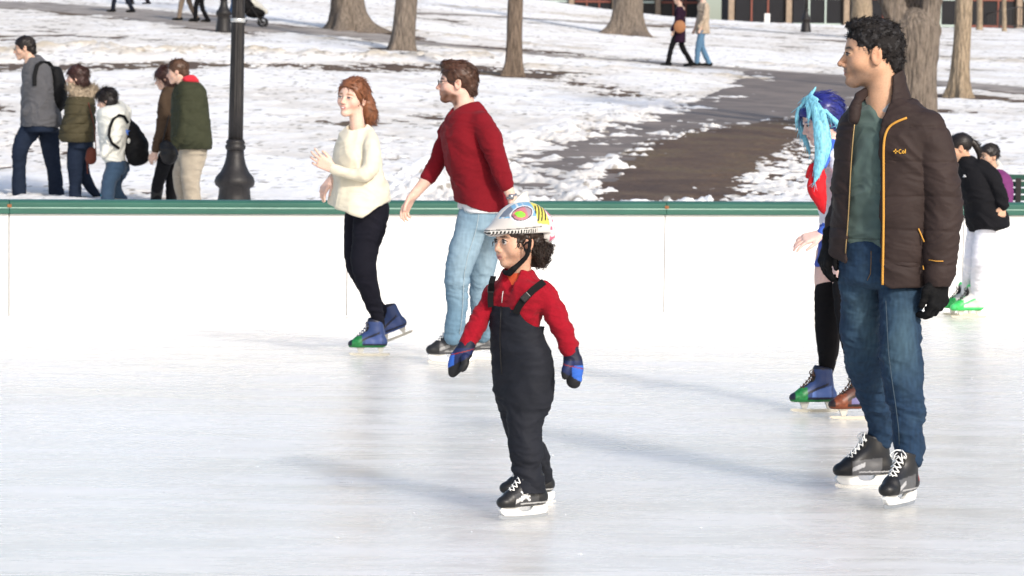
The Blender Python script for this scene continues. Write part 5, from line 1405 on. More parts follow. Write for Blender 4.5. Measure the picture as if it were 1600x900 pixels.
# ------------------------------------------------------------------ girl in the blue wig
def wig_girl():
    p = Person(1290, 645, 'girl skating in a blue and cyan wig, white top, red scarf and black stockings', Y=14.55)
    J, s, r = p.J, p.s, p.r; H = .235; al = 78; c = J(1283, 188); R = frame(al, -20)
    B = p.B; L = head_sdf(B, c, H, R, fem=True, nose=.85, chin=.85)
    p.tube(B, [(1292, 205, 13, .0), (1303, 232, 16, .0)], .02)
    p.sil(B, [(235, 1288, 1326), (300, 1286, 1328), (400, 1284, 1334)], 75, .7)
    p.tube(B, [(1303, 345, 7, -.18), (1283, 366, 6, -.18)])
    hand_sdf(B, J(1283, 366, -.18), (-.92, -.15, -.28), (-.25, -.55, .8), 1, .98, (14, 18, 22, 24), 9, 5, 1.0, .004)
    p.tube(B, [(1294, 395, 19, .04), (1293.5, 432, 21, .03), (1293, 470, 17.5, .02), (1294, 530, 14, -.03), (1291, 575, 8, -.07)])
    p.tube(B, [(1318, 395, 19, -.08), (1320, 432, 19.5, -.125), (1321, 452, 17, -.155), (1325, 500, 13, -.25), (1334, 550, 10, -.34), (1344, 590, 7, -.41)])
    p.part('body', B, .0048, M_SKIN, color=face_color(c, H, R, (.70, .48, .42), brow=(.06, .12, .25), blush=.4, lip=(.50, .22, .20), brow_w=.022))
    eyes(None, p.root, L, H, R, open_=.6, lash=(.02, .02, .03))
    hb = hair_base(L, H, R, .10, face=((.46, 0, -.12), (.30, .50, .36)), low=((.20, 0, -.52), (.40, .9, .40)), nape=((-.30, 0, -.10), (.24, .34, .30)))
    wg = hair_part('hair', hb, .005, m_hair('wig_blue', (.018, .022, .17), .3), p.root, flow_back(R, .6, 1.0, .15, 12), 900, .06, .0022, .001, .015, curls(.002, 18), 11)
    # cyan locks
    F = Field()
    def lock(pts, wf=1.5): p.tube(F, pts, .004, 4, w=(1, -.3, 0), wf=wf)
    lock([(1260, 160, 2.5, -.05), (1267, 148, 2.5, -.05), (1275, 136, .8, -.05)], 1.2); lock([(1253, 165, 3, -.03), (1259, 156, 4, -.05), (1266, 152, 4, -.07), (1274, 156, 4, -.10)], 1.2)
    lock([(1268, 158, 4, -.08), (1275, 170, 5, -.12), (1279, 190, 6, -.14), (1282, 212, 7, -.16), (1283, 238, 7, -.18), (1279, 262, 5.5, -.19), (1273, 285, 1.2, -.20)], 1.4)
    lock([(1274, 160, 3, -.11), (1284, 176, 4, -.14), (1289, 200, 5, -.155), (1291, 225, 5.5, -.165), (1287, 250, 4, -.18), (1281, 272, 1.2, -.19)], 1.4)
    lock([(1254, 165, 3, -.04), (1247, 173, 3, -.02), (1245, 186, 2.5, -.02), (1246, 194, 1, -.02)], 1.2)
    lock([(1262, 160, 3, -.07), (1265, 173, 3.5, -.10), (1263, 186, 1, -.11)], 1.3)
    lock([(1255, 165, 3, .02), (1250, 185, 3, .04), (1253, 205, 4, .05), (1261, 225, 3, .06), (1265, 240, 1, .06)], 1.2)
    lock([(1290, 172, 2, -.135), (1300, 184, 3, -.14), (1308, 192, 3.5, -.14), (1316, 194, 1.5, -.13)], 1.2)
    hair_part('lock', F, .0038, m_hair('wig_cyan', (.19, .50, .63), .55, .4), p.root, lambda q, n: tangent_flow(n, np.array([-.1, 0, -1.0])) + .12 * np.stack([perlin(q * 20, 1), perlin(q * 20, 2), perlin(q * 20, 3)], 1), 450, .05, .0018, .001, .01, folds(.003, 30, 3, (1, 0, 0), 6.0), 6)
    F = Field()
    p.sil(F, [(222, 1288, 1320), (232, 1280, 1328), (255, 1275, 1333), (290, 1277, 1332), (340, 1282, 1330), (352, 1283, 1330)], 75, .78, k=.02)
    p.tube(F, [(1305, 245, 14, -.12), (1314, 280, 12.5, -.16), (1313, 310, 11, -.18), (1303, 340, 10, -.18), (1292, 355, 9, -.18)], .02)
    F.cone(J(1297, 205, 0), J(1300, 230, 0), r(15), r(17), .01, mode='sub')
    def tc(V, N):
        C = np.tile(np.array([.74, .72, .76]), (len(V), 1)); a = V - J(1287, 362, -.18)
        C[(a[:, 0] < .026) & (np.abs(a[:, 2]) < .045) & (V[:, 1] < p.Y - .1)] = (.06, .14, .55); return C
    sh = p.part('blouse', F, .0055, m_attr('blouse_cloth', rough=.85), folds(.008, 12, 4), tc)
    F = Field(); p.tube(F, [(1295, 357, 9.5, -.18), (1286, 363, 9, -.18)], .004); p.part('cuff', F, .004, m_cloth('cuff_blue', (.05, .12, .50)), parent=sh)
    F = Field(); p.tube(F, [(1300, 222, 5, -.10), (1292, 240, 5, -.14), (1284, 258, 6, -.16)], .01, w=(1, 0, 0), wf=1.6); p.part('sailor_collar', F, .004, m_cloth('cuff_blue'), parent=sh)
    F = Field(); p.tube(F, [(1284, 254, 4, -.15), (1277, 272, 9, -.155), (1277, 295, 10.5, -.155), (1282, 314, 7.5, -.15), (1287, 334, 1, -.14)], .01, w=(1, .2, 0), wf=1.35)
    p.tube(F, [(1283, 254, 5, -.16), (1270, 262, 6, -.15), (1263, 275, 5, -.13)], .01)
    p.part('scarf', F, .0045, m_cloth('scarf_red', (.55, .012, .02), rough=.6), folds(.008, 18, 3, (1, 0, 0), 3), parent=sh)
    F = Field(); p.sil(F, [(338, 1284, 1330), (360, 1282, 1336), (392, 1279, 1345), (416, 1275, 1350)], 75, .85, k=.01)
    p.part('skirt', F, .006, m_cloth('skirt_blue', (.04, .08, .38)), folds(.012, 16, 5, (1, .3, 0), 5))
    F = Field()
    p.tube(F, [(1293.5, 447, 20.5, .02), (1292, 475, 19, .01), (1292, 505, 18.5, -.01), (1294, 540, 17, -.04), (1293, 562, 13.5, -.06), (1291, 580, 10.5, -.07), (1290, 592, 8, -.08)], .01)
    p.tube(F, [(1321, 449, 20, -.15), (1325, 500, 18, -.25), (1334, 550, 15, -.34), (1344, 590, 10.5, -.41), (1347, 604, 8, -.42)], .01)
    p.part('stockings', F, .006, m_cloth('stocking_black', (.012, .011, .012), rough=.9), folds(.003, 18, 3))
    skate(p, ice_pt(1273, 644), 80, .86, style='rental', cols=dict(RENT, mid=(.10, .17, .42)), seed=9, h=.0048, lace=(.06, .03, .02))
    skate(p, ice_pt(1334, 655), 76, .86, style='rental', cols=dict(toe=(.17, .045, .018), main=(.09, .035, .025), mid=(.14, .13, .28), dark=(.02, .012, .012)), seed=10, h=.0048, lace=(.06, .03, .02))

# ------------------------------------------------------------------ girl in black fleece
def fleece_girl():
    p = Person(1508, 497, 'ponytailed girl bending forward on skates in a black fleece and white leggings', Y=21.2)
    J, s, r = p.J, p.s, p.r; H = .205; al = 98; c = J(1500, 231); R = frame(al, -18)
    B = p.B; L = head_sdf(B, c, H, R, child=True)
    p.tube(B, [(1506, 243, 9, .0), (1515, 265, 12, .0)], .02)
    p.sil(B, [(262, 1505, 1535), (300, 1508, 1552), (350, 1520, 1562)], 80, .7)
    hand_sdf(B, J(1567, 322, -.17), (-.15, -.1, -1), (.3, -.9, 0), -1, .80, (22, 26, 30, 34), 8, 10)
    p.part('body', B, .0055, M_SKIN, color=face_color(c, H, R, SK_M, brow=(.02, .015, .01), blush=.4))
    eyes(None, p.root, L, H, R, open_=.7)
    hb = hair_base(L, H, R, .03, face=((.47, 0, -.07), (.30, .9, .31)), low=((.16, 0, -.50), (.36, .9, .38)))
    p.tube(hb, [(1511, 222, 5, .0), (1519, 222, 4.5, .0), (1526, 230, 5, .0), (1530, 242, 3.5, .0), (1529, 250, 1.5, 0)], .01)
    for sd in (1, -1): hb.ell(L(-.05, .37 * sd, -.05), np.array([.10, .08, .15]) * H, R, .02 * H, 'sub')
    hair_part('hair', hb, .005, m_hair('hair_black', (.014, .010, .009)), p.root, flow_back(R, -.1, 1.0, .15, 12), 500, .04, .002, .001, .05, None, 4)
    F = Field(); p.sil(F, [(244, 1498, 1519), (254, 1496, 1532), (272, 1498, 1550), (300, 1501, 1561), (325, 1507, 1568), (345, 1511, 1574), (356, 1514, 1568), (362, 1516, 1545)], 80, .75, k=.02)
    p.tube(F, [(1533, 262, 13, -.10), (1549, 275, 12, -.14), (1559, 293, 11.5, -.16), (1565, 312, 10, -.17), (1567, 322, 9, -.17)], .02)
    F.cone(J(1500, 234, 0), J(1506, 247, 0), r(8), r(9), .01, mode='sub')
    jk = p.part('fleece_jacket', F, .006, m_cloth('fleece_black', (.014, .014, .017), rough=.95, bump=.5, bscale=250, sheen=.3), folds(.010, 11, 4, (.5, 0, 1), 2.4))
    mb = MB(); mb.tube([surf(jk, J(x, y)) for x, y in ((1505, 276), (1507, 273.5), (1509, 276), (1505, 276))], .004, 5); mb.build('emblem', mat('print_white', (.75, .75, .75)), jk)
    F = Field()
    p.tube(F, [(1541, 350, 17, -.05), (1538, 370, 15.5, -.05), (1532, 400, 13, -.05), (1528, 430, 11, .06), (1526, 452, 9, .14), (1525, 466, 7, .16)], .02)
    p.tube(F, [(1527, 350, 15, .06), (1522, 375, 13, .08), (1517, 410, 11, .10), (1513, 440, 9.5, .28), (1511, 455, 8, .38), (1510, 466, 6, .42)], .02)
    p.part('leggings', F, .006, m_cloth('leggings_white', (.74, .74, .80), rough=.8), folds(.004, 18, 8, (.2, 0, 1), 3))
    g = dict(toe=(.05, .55, .12), main=(.62, .62, .60), mid=(.50, .50, .48), dark=(.08, .62, .18))
    skate(p, ice_pt(1513, 497), 80, .92, style='rental', cols=g, seed=12, h=.006, lace=(.05, .05, .05))
    skate(p, ice_pt(1500, 493), 78, .92, style='rental', cols=g, seed=13, h=.006, lace=(.05, .05, .05))
PEOPLE = dict(tall_man=tall_man, boy=boy, woman=woman, red_man=red_man, wig_girl=wig_girl, fleece_girl=fleece_girl)
# ------------------------------------------------------------------ people walking behind the barrier
def bag_mesh(p_, name, label, cat, F, h, m, disp=None, extra=None, color=None):
    t = thing(name, label, cat, p_.g, None); o = make_part('bag_body', F, h, m, t, disp, color); return t, o
def walker_head(p, cpx, H, al, pitch, skin, hair, kind='short', fem=False, roll=0, stub=0, neck=None, n=1300, open_=.8):
    J, r = p.J, p.r; c = J(*cpx); R = frame(al, pitch, roll); B = p.B; L = head_sdf(B, c, H, R, fem=fem)
    if kind == 'short':
        hb = hair_base(L, H, R, .035, face=((.48, 0, -.07), (.30, .9, .31)), low=((.11, 0, -.47), (.33, .9, .36)), nape=((-.33, 0, -.12), (.16, .25, .24)))
        for sd in (1, -1): hb.ell(L(-.05, .38 * sd, -.05), np.array([.10, .08, .15]) * H, R, .02 * H, 'sub')
    elif kind == 'bob':
        hb = hair_base(L, H, R, .06, face=((.46, 0, -.10), (.28, .36, .36)), low=((.18, 0, -.60), (.34, .9, .34)), nape=((-.20, 0, -.20), (.34, .40, .36)))
    elif kind == 'bun':
        hb = hair_base(L, H, R, .03, face=((.47, 0, -.07), (.30, .9, .31)), low=((.16, 0, -.50), (.36, .9, .38)))
    m = m_hair('hair_%s' % hair[0], hair[1])
    hair_part('hair', hb, .007, m, p.root, flow_back(R, .8 if kind == 'bob' else .3, .6, .4, 14), n, .07 if kind == 'bob' else .035, .0026, .004, .10, curls(.005, 24), 4)
    return face_color(c, H, R, skin, brow=hair[1], blush=.4, stubble=stub), L, R, c
HB = ('black', (.014, .011, .010)); HD = ('darkbrown', (.045, .018, .014)); HM = ('midbrown', (.09, .045, .025))
GRP = 'pedestrians walking behind the rink barrier'
def walkers():
    # grey coat
    p = Person(50, 305, 'man with glasses walking in a grey wool coat, a black backpack on his back', Y=30.4, group=GRP); p.g[2] = zg(p.g[0], p.g[1]); p.root.location = list(p.g); p.root['_base'] = list(p.g)
    col, L, R, c = walker_head(p, (38, 75), .245, 82, -8, (.58, .38, .28), HB, stub=.3)
    B = p.B; p.tube(B, [(45, 88, 8, 0), (50, 106, 10, 0)], .02); p.sil(B, [(105, 45, 72), (190, 44, 80)], 75, .55)
    p.part('body', B, .008, M_SKIN, color=col); eyes(None, p.root, L, .245, R); glasses(L, .245, p.root)
    F = Field(); p.sil(F, [(90, 44, 64), (97, 39, 74), (108, 35, 80), (130, 33, 84), (160, 33, 90), (185, 32, 96), (198, 32, 97)], 72, .7, k=.03)
    p.tube(F, [(60, 108, 10, -.1), (66, 130, 10, -.16), (67, 152, 9, -.18), (56, 166, 8, -.2), (42, 176, 7.5, -.2)], .02); p.tube(F, [(46, 92, 6, .0), (58, 94, 8, .02), (68, 100, 6, .03)], .02)
    F.cone(p.J(45, 84, 0), p.J(48, 96, 0), p.r(9), p.r(10), .01, mode='sub')
    p.part('coat', F, .008, m_cloth('wool_grey', (.085, .085, .092), bscale=200), addf(folds(.014, 7, 3, (.3, 0, 1), 2), folds(.005, 18, 5)))
    F = Field(); p.sil(F, [(190, 36, 92), (206, 36, 90)], 72, .6, k=.02); p.tube(F, [(46, 206, 16, -.05), (32, 230, 13, -.1), (30, 262, 10.5, -.05), (30, 300, 11.5, 0)], .02); p.tube(F, [(76, 206, 17, .08), (80, 240, 13, .1), (85, 270, 11, .15), (89, 308, 12, .2)], .02)
    p.part('jeans', F, .008, m_cloth('denim_navy', (.016, .025, .048)), folds(.008, 10, 4, (.2, 0, 1), 3))
    for q in ((26, 302, .0), (84, 308, .2)):
        F = Field(); F.tube([(*p.J(q[0] + 6, q[1], q[2]), p.r(6)), (*p.J(q[0] - 12, q[1] + 4, q[2]), p.r(5))], .01, 2); p.part('shoe', F, .008, m_cloth('shoe_pale', (.42, .42, .42)))
    F = Field(); p.tube(F, [(88, 112, 9, .0), (92, 135, 12, .0), (92, 155, 12.5, .0), (90, 168, 9, .0)], .02, w=(0, 1, 0), wf=1.6)
    t, b = bag_mesh(p, 'backpack', 'black backpack worn by the man in the grey coat', 'backpack', F, .008, m_cloth('pack_black', (.012, .012, .013), rough=.7), folds(.008, 12, 3))
    mb = MB(); co = bpy.data.objects[[o.name for o in p.root.children if o.name.startswith('coat')][0]]
    mb.ribbon([surf(co, p.J(x, y), lift=.012) for x, y in ((84, 108), (76, 98), (66, 96), (58, 102), (54, 118), (54, 134))], (1, 0, 0), .045, .01); mb.build('shoulder_strap', m_cloth('pack_black'), t)
    # olive coat with fur hood
    p = Person(125, 312, 'woman walking in an olive padded jacket with a furry hood collar', Y=30.0, group=GRP); p.g[2] = zg(p.g[0], p.g[1]); p.root.location = list(p.g); p.root['_base'] = list(p.g)
    col, L, R, c = walker_head(p, (120, 121), .24, 88, -3, (.66, .45, .36), HD, 'bob', fem=True)
    B = p.B; p.tube(B, [(125, 132, 7, 0), (128, 150, 8, 0)], .02); p.sil(B, [(150, 115, 140), (210, 110, 140)], 75, .6)
    p.part('body', B, .008, M_SKIN, color=col); eyes(None, p.root, L, .24, R)
    F = Field(); p.sil(F, [(146, 108, 142), (158, 103, 148), (180, 100, 149), (200, 94, 149), (214, 91, 148), (222, 96, 147)], 75, .75, k=.02)
    p.tube(F, [(128, 155, 10, -.1), (132, 175, 10, -.16), (120, 192, 9, -.2), (104, 200, 7, -.2)], .02)
    z0 = p.J(0, 222)[2]; jk = p.part('jacket', F, .008, m_cloth('padded_olive', (.085, .072, .040), rough=.7), addf(quilt(.009, z0, .10, 3), folds(.009, 10, 5)))
    F = Field(); p.tube(F, [(111, 136, 6, -.06), (118, 145, 8, -.11), (132, 149, 9, -.10), (144, 145, 8, 0), (143, 140, 8, .1), (126, 138, 7, .12)], .01)
    fur = hair_part('fur_collar', F, .008, m_hair('fur_tan', (.34, .27, .19), .8), jk, lambda q, n: n + .6 * np.stack([perlin(q * 30, 1), perlin(q * 30, 2), perlin(q * 30, 3)], 1), 1400, .035, .003, .004, .2, curls(.012, 24), 8)
    F = Field(); p.sil(F, [(214, 107, 145), (232, 106, 146)], 75, .7, k=.02); p.tube(F, [(122, 228, 16, -.04), (117, 255, 12.5, -.06), (118, 285, 10, -.02), (117, 314, 9.5, 0)], .02); p.tube(F, [(130, 228, 14, .08), (128, 262, 11, .12), (140, 290, 8, .2), (154, 308, 6, .25)], .02)
    p.part('jeans', F, .008, m_cloth('denim_navy'), folds(.006, 10, 4, (.2, 0, 1), 3))
    F = Field(); F.tube([(*p.J(155, 306, .25), p.r(5)), (*p.J(163, 312, .25), p.r(6))], .01, 2); p.part('shoe', F, .008, m_cloth('shoe_cyan', (.05, .38, .52)))
    F = Field(); F.tube([(*p.J(118, 316, 0), p.r(6)), (*p.J(106, 320, 0), p.r(5))], .01, 2); p.part('shoe', F, .008, m_cloth('shoe_cyan'))
    F = Field(); p.tube(F, [(143, 238, 8, -.16), (142, 248, 9, -.16)], .01, w=(0, 1, 0), wf=.6); t, b = bag_mesh(p, 'handbag', 'small brown shoulder bag hanging behind the olive jacket', 'handbag', F, .007, m_cloth('leather_brown', (.12, .03, .018), rough=.5))
    mb = MB(); mb.tube([p.J(150, 240, -.16), p.J(148, 200, -.20), p.J(138, 160, -.18)], .006, 6); mb.build('strap', m_cloth('leather_brown'), t); mb = MB(); mb.tube([p.J(136, 254, -.17), p.J(137, 272, -.17)], .006, 5); mb.build('tassel', m_cloth('leather_brown'), t)
    # white coat
    p = Person(180, 312, 'girl bending forward as she walks in a white hooded coat under a black backpack', Y=29.6, group=GRP); p.g[2] = zg(p.g[0], p.g[1]); p.root.location = list(p.g); p.root['_base'] = list(p.g)
    col, L, R, c = walker_head(p, (166, 156), .225, 92, -18, (.68, .48, .38), HB, 'bob', fem=True)
    B = p.B; p.tube(B, [(172, 165, 7, 0), (180, 182, 8, 0)], .02); p.sil(B, [(182, 168, 190), (245, 170, 188)], 80, .5)
    p.part('body', B, .008, M_SKIN, color=col); eyes(None, p.root, L, .225, R)
    F = Field(); p.sil(F, [(164, 165, 195), (172, 154, 202), (190, 152, 204), (215, 155, 200), (240, 159, 196), (254, 163, 194), (258, 166, 190)], 80, .75, k=.02)
    p.tube(F, [(178, 180, 10, -.12), (182, 205, 10, -.17), (172, 225, 9, -.2), (163, 240, 7, -.2)], .02); p.tube(F, [(184, 166, 9, 0), (196, 172, 9, 0), (200, 184, 6, 0)], .02)
    jk = p.part('coat', F, .008, m_cloth('coat_white', (.66, .66, .60), rough=.75), folds(.016, 9, 5, (.5, 0, 1), 2))
    F = Field(); p.sil(F, [(250, 165, 198), (262, 166, 198)], 80, .75, k=.02); p.tube(F, [(182, 262, 15, -.05), (170, 285, 11, -.08), (168, 320, 10, -.05)], .02); p.tube(F, [(190, 262, 13, .06), (178, 290, 11, .1), (194, 320, 9, .2)], .02)
    p.part('jeans', F, .008, m_cloth('denim_mid', (.035, .065, .11)), folds(.008, 10, 4, (.2, 0, 1), 3))
    for q in ((170, 322), (194, 324)):
        F = Field(); F.tube([(*p.J(q[0], q[1], 0), p.r(6)), (*p.J(q[0] - 10, q[1] + 3, 0), p.r(5))], .01, 2); p.part('shoe', F, .008, m_cloth('shoe_pale'))
    F = Field(); p.tube(F, [(198, 192, 9, 0), (208, 210, 14, 0), (214, 232, 18, 0), (213, 245, 15, 0)], .02, w=(0, 1, 0), wf=1.3)
    F.tube([(*p.J(222, 226, -.02), p.r(9)), (*p.J(224, 246, -.02), p.r(9))], .02, 2)
    t, b = bag_mesh(p, 'backpack', 'bulging black backpack with a blue charm, worn by the girl in the white coat', 'backpack', F, .007, m_cloth('pack_black'), folds(.010, 12, 3))
    mb = MB(); mb.ribbon([surf(jk, p.J(x, y), lift=.012) for x, y in ((200, 192), (194, 182), (186, 180), (177, 186), (172, 198), (170, 212), (175, 224), (186, 232))], [np.array([.5, 0, .8])] * 3 + [np.array([1., 0, .2])] * 3 + [np.array([.7, 0, .7])] * 2, .03, .014); mb.build('shoulder_strap', m_cloth('pack_black'), t)
    F = Field(); q = surf(b, p.J(197, 206), lift=.01)
    for a in range(5): F.cone(q, q + .035 * np.array([math.cos(a * 1.257 + 1.57), -.1, math.sin(a * 1.257 + 1.57)]), .014, .006, .006)
    make_part('charm', F, .006, m_cloth('charm_blue', (.12, .25, .75)), t)
    F = Field(); q = surf(b, p.J(201, 220), lift=.005); F.ell(q, (.018, .012, .03)); make_part('tag', F, .006, m_cloth('coat_white'), t)
    mb = MB(); mb.tube([p.J(188, 258, -.1), p.J(190, 275, -.1), p.J(189, 290, -.1)], .004, 5); mb.build('strap', m_cloth('pack_black'), t)
    # brown jacket woman (behind the parka)
    p = Person(252, 318, 'woman in a brown jacket and black boots, half behind the green parka', Y=29.4, group=GRP); p.g[2] = zg(p.g[0], p.g[1]); p.root.location = list(p.g); p.root['_base'] = list(p.g)
    col, L, R, c = walker_head(p, (257, 122), .225, 88, -16, (.62, .42, .33), HD, 'bob', fem=True)
    B = p.B; p.tube(B, [(262, 132, 7, 0), (264, 150, 8, 0)], .02); p.sil(B, [(150, 253, 275), (230, 253, 275)], 75, .6)
    p.tube(B, [(246, 222, 4.5, -.18), (243, 238, 4.5, -.18)]); hand_sdf(B, p.J(243, 237, -.18), (-.5, 0, -.8), (-.3, -.9, .2), 1, .95, (25, 30, 34, 38))
    p.part('body', B, .0075, M_SKIN, color=col); eyes(None, p.root, L, .225, R)
    F = Field(); p.sil(F, [(136, 255, 275), (146, 251, 282), (170, 249, 284), (210, 250, 284), (242, 250, 282)], 75, .75, k=.02)
    p.tube(F, [(257, 152, 8, -.1), (254, 175, 8, -.14), (251, 200, 7.5, -.16), (246, 222, 7, -.18), (243, 234, 6, -.18)], .02)
    p.part('jacket', F, .008, m_cloth('jacket_brown', (.085, .055, .035)), folds(.010, 9, 5, (.4, 0, 1), 2))
    F = Field(); p.sil(F, [(230, 252, 280), (244, 252, 280)], 75, .75, k=.02); p.tube(F, [(260, 245, 13, -.05), (252, 270, 10, -.08), (246, 292, 9, -.06), (243, 322, 8, -.05)], .02); p.tube(F, [(272, 245, 12, .08), (268, 290, 9, .12), (268, 326, 8, .15)], .02)
    p.part('trousers', F, .008, m_cloth('trousers_black', (.012, .012, .014)), folds(.006, 10, 4, (.2, 0, 1), 3))
    for q, d in ((244, -.05), (268, .15)):
        F = Field(); p.tube(F, [(q + 2, 290, 9.5, d), (q, 312, 8.5, d), (q, 326, 8, d)], .01); F.tube([(*p.J(q, 328, d), p.r(7)), (*p.J(q - 12, 331, d), p.r(5))], .01, 2); p.part('boot', F, .008, mat('boot_black', (.012, .011, .011), rough=.4))
    F = Field(); p.tube(F, [(258, 228, 9, -.22), (264, 240, 14, -.22), (264, 245, 12, -.22)], .01, w=(0, 1, 0), wf=.6); t, b = bag_mesh(p, 'handbag', 'black handbag swinging at the hip of the woman in the brown jacket', 'handbag', F, .007, mat('boot_black'), folds(.006, 14, 3))
    mb = MB(); mb.tube([p.J(252, 232, -.22), p.J(258, 205, -.22), p.J(264, 180, -.2)], .007, 6); mb.build('strap', mat('boot_black'), t)
    # green parka man
    p = Person(300, 325, 'brown haired man walking in a green parka with a red hood and khaki trousers', Y=28.6, group=GRP); p.g[2] = zg(p.g[0], p.g[1]); p.root.location = list(p.g); p.root['_base'] = list(p.g)
    col, L, R, c = walker_head(p, (277, 112), .235, 92, -8, (.66, .44, .34), HM)
    B = p.B; p.tube(B, [(283, 122, 8, 0), (288, 140, 9, 0)], .02); p.sil(B, [(140, 285, 315), (220, 282, 318)], 75, .6)
    p.part('body', B, .008, M_SKIN, color=col); eyes(None, p.root, L, .235, R)
    F = Field(); p.sil(F, [(128, 279, 312), (138, 272, 320), (160, 268, 324), (190, 267, 328), (220, 268, 331), (233, 276, 330)], 72, .72, k=.03)
    p.tube(F, [(292, 142, 12, -.12), (290, 165, 11.5, -.18), (290, 190, 10.5, -.2), (283, 212, 9, -.22), (276, 222, 8, -.22)], .02)
    F.cone(p.J(281, 118, 0), p.J(286, 136, 0), p.r(9), p.r(11), .01, mode='sub')
    jk = p.part('parka', F, .008, m_cloth('parka_green', (.052, .056, .032), rough=.8), addf(folds(.012, 8, 5, (.3, 0, 1), 2), folds(.004, 20, 6)))
    F = Field(); p.tube(F, [(290, 124, 5, -.08), (300, 124, 7, -.03), (306, 130, 6, .04)], .01); p.part('hood', F, .007, m_cloth('hood_red', (.50, .025, .04)), folds(.006, 20, 3), parent=jk)
    F = Field(); p.sil(F, [(224, 280, 324), (242, 280, 323)], 72, .7, k=.02); p.tube(F, [(302, 245, 20, -.04), (298, 275, 15, -.06), (300, 305, 13, -.03), (302, 326, 13, 0)], .02); p.tube(F, [(296, 245, 17, .1), (283, 275, 13, .12), (286, 300, 12, .15), (292, 326, 12, .2)], .02)
    p.part('trousers', F, .008, m_cloth('trousers_khaki', (.36, .31, .24)), folds(.010, 9, 4, (.2, 0, 1), 3))
    for q, d in ((300, 0), (290, .2)):
        F = Field(); F.tube([(*p.J(q + 2, 330, d), p.r(7)), (*p.J(q - 14, 333, d), p.r(5.5))], .01, 2); p.part('shoe', F, .008, m_cloth('shoe_dark', (.03, .025, .02)))
    # girl behind the barrier at the right
    p = Person(1556, 330, 'dark haired girl in a white and purple jacket standing behind the barrier', Y=25.2, group=None); p.g[2] = zg(p.g[0], p.g[1]); p.root.location = list(p.g); p.root['_base'] = list(p.g)
    col, L, R, c = walker_head(p, (1545, 244), .215, 62, -6, (.50, .32, .22), HB, 'bun', fem=True)
    B = p.B; p.tube(B, [(1549, 254, 7, 0), (1552, 272, 9, 0)], .02); p.sil(B, [(275, 1543, 1568), (340, 1543, 1568)], 60, .55)
    p.part('body', B, .007, M_SKIN, color=col); eyes(None, p.root, L, .215, R)
    F = Field(); p.sil(F, [(264, 1541, 1562), (272, 1537, 1573), (290, 1536, 1580), (315, 1538, 1580), (345, 1540, 1578)], 60, .7, k=.02); p.tube(F, [(1566, 278, 8, -.1), (1573, 300, 7.5, -.12), (1574, 325, 7, -.14)], .02)
    F.cone(p.J(1547, 250, 0), p.J(1551, 268, 0), p.r(8), p.r(9), .01, mode='sub')
    def pc(V, N): C = np.tile(np.array([.66, .65, .62]), (len(V), 1)); C[V[:, 0] > p.J(1562, 0)[0]] = (.16, .03, .13); return C
    jk = p.part('jacket', F, .007, m_attr('jacket_two_tone'), folds(.008, 9, 5), pc)
    F = Field(); p.tube(F, [(1538, 262, 4, -.05), (1545, 268, 5, -.10), (1556, 270, 6, -.06), (1562, 262, 5, .02), (1558, 255, 5, .08)], .01); p.part('hood', F, .006, m_cloth('coat_white'), folds(.005, 14, 3), parent=jk)
    F = Field(); p.tube(F, [(1552, 345, 16, 0), (1552, 368, 13, 0)], .01); p.part('trousers', F, .008, m_cloth('trousers_black'))
PEOPLE['walkers'] = walkers

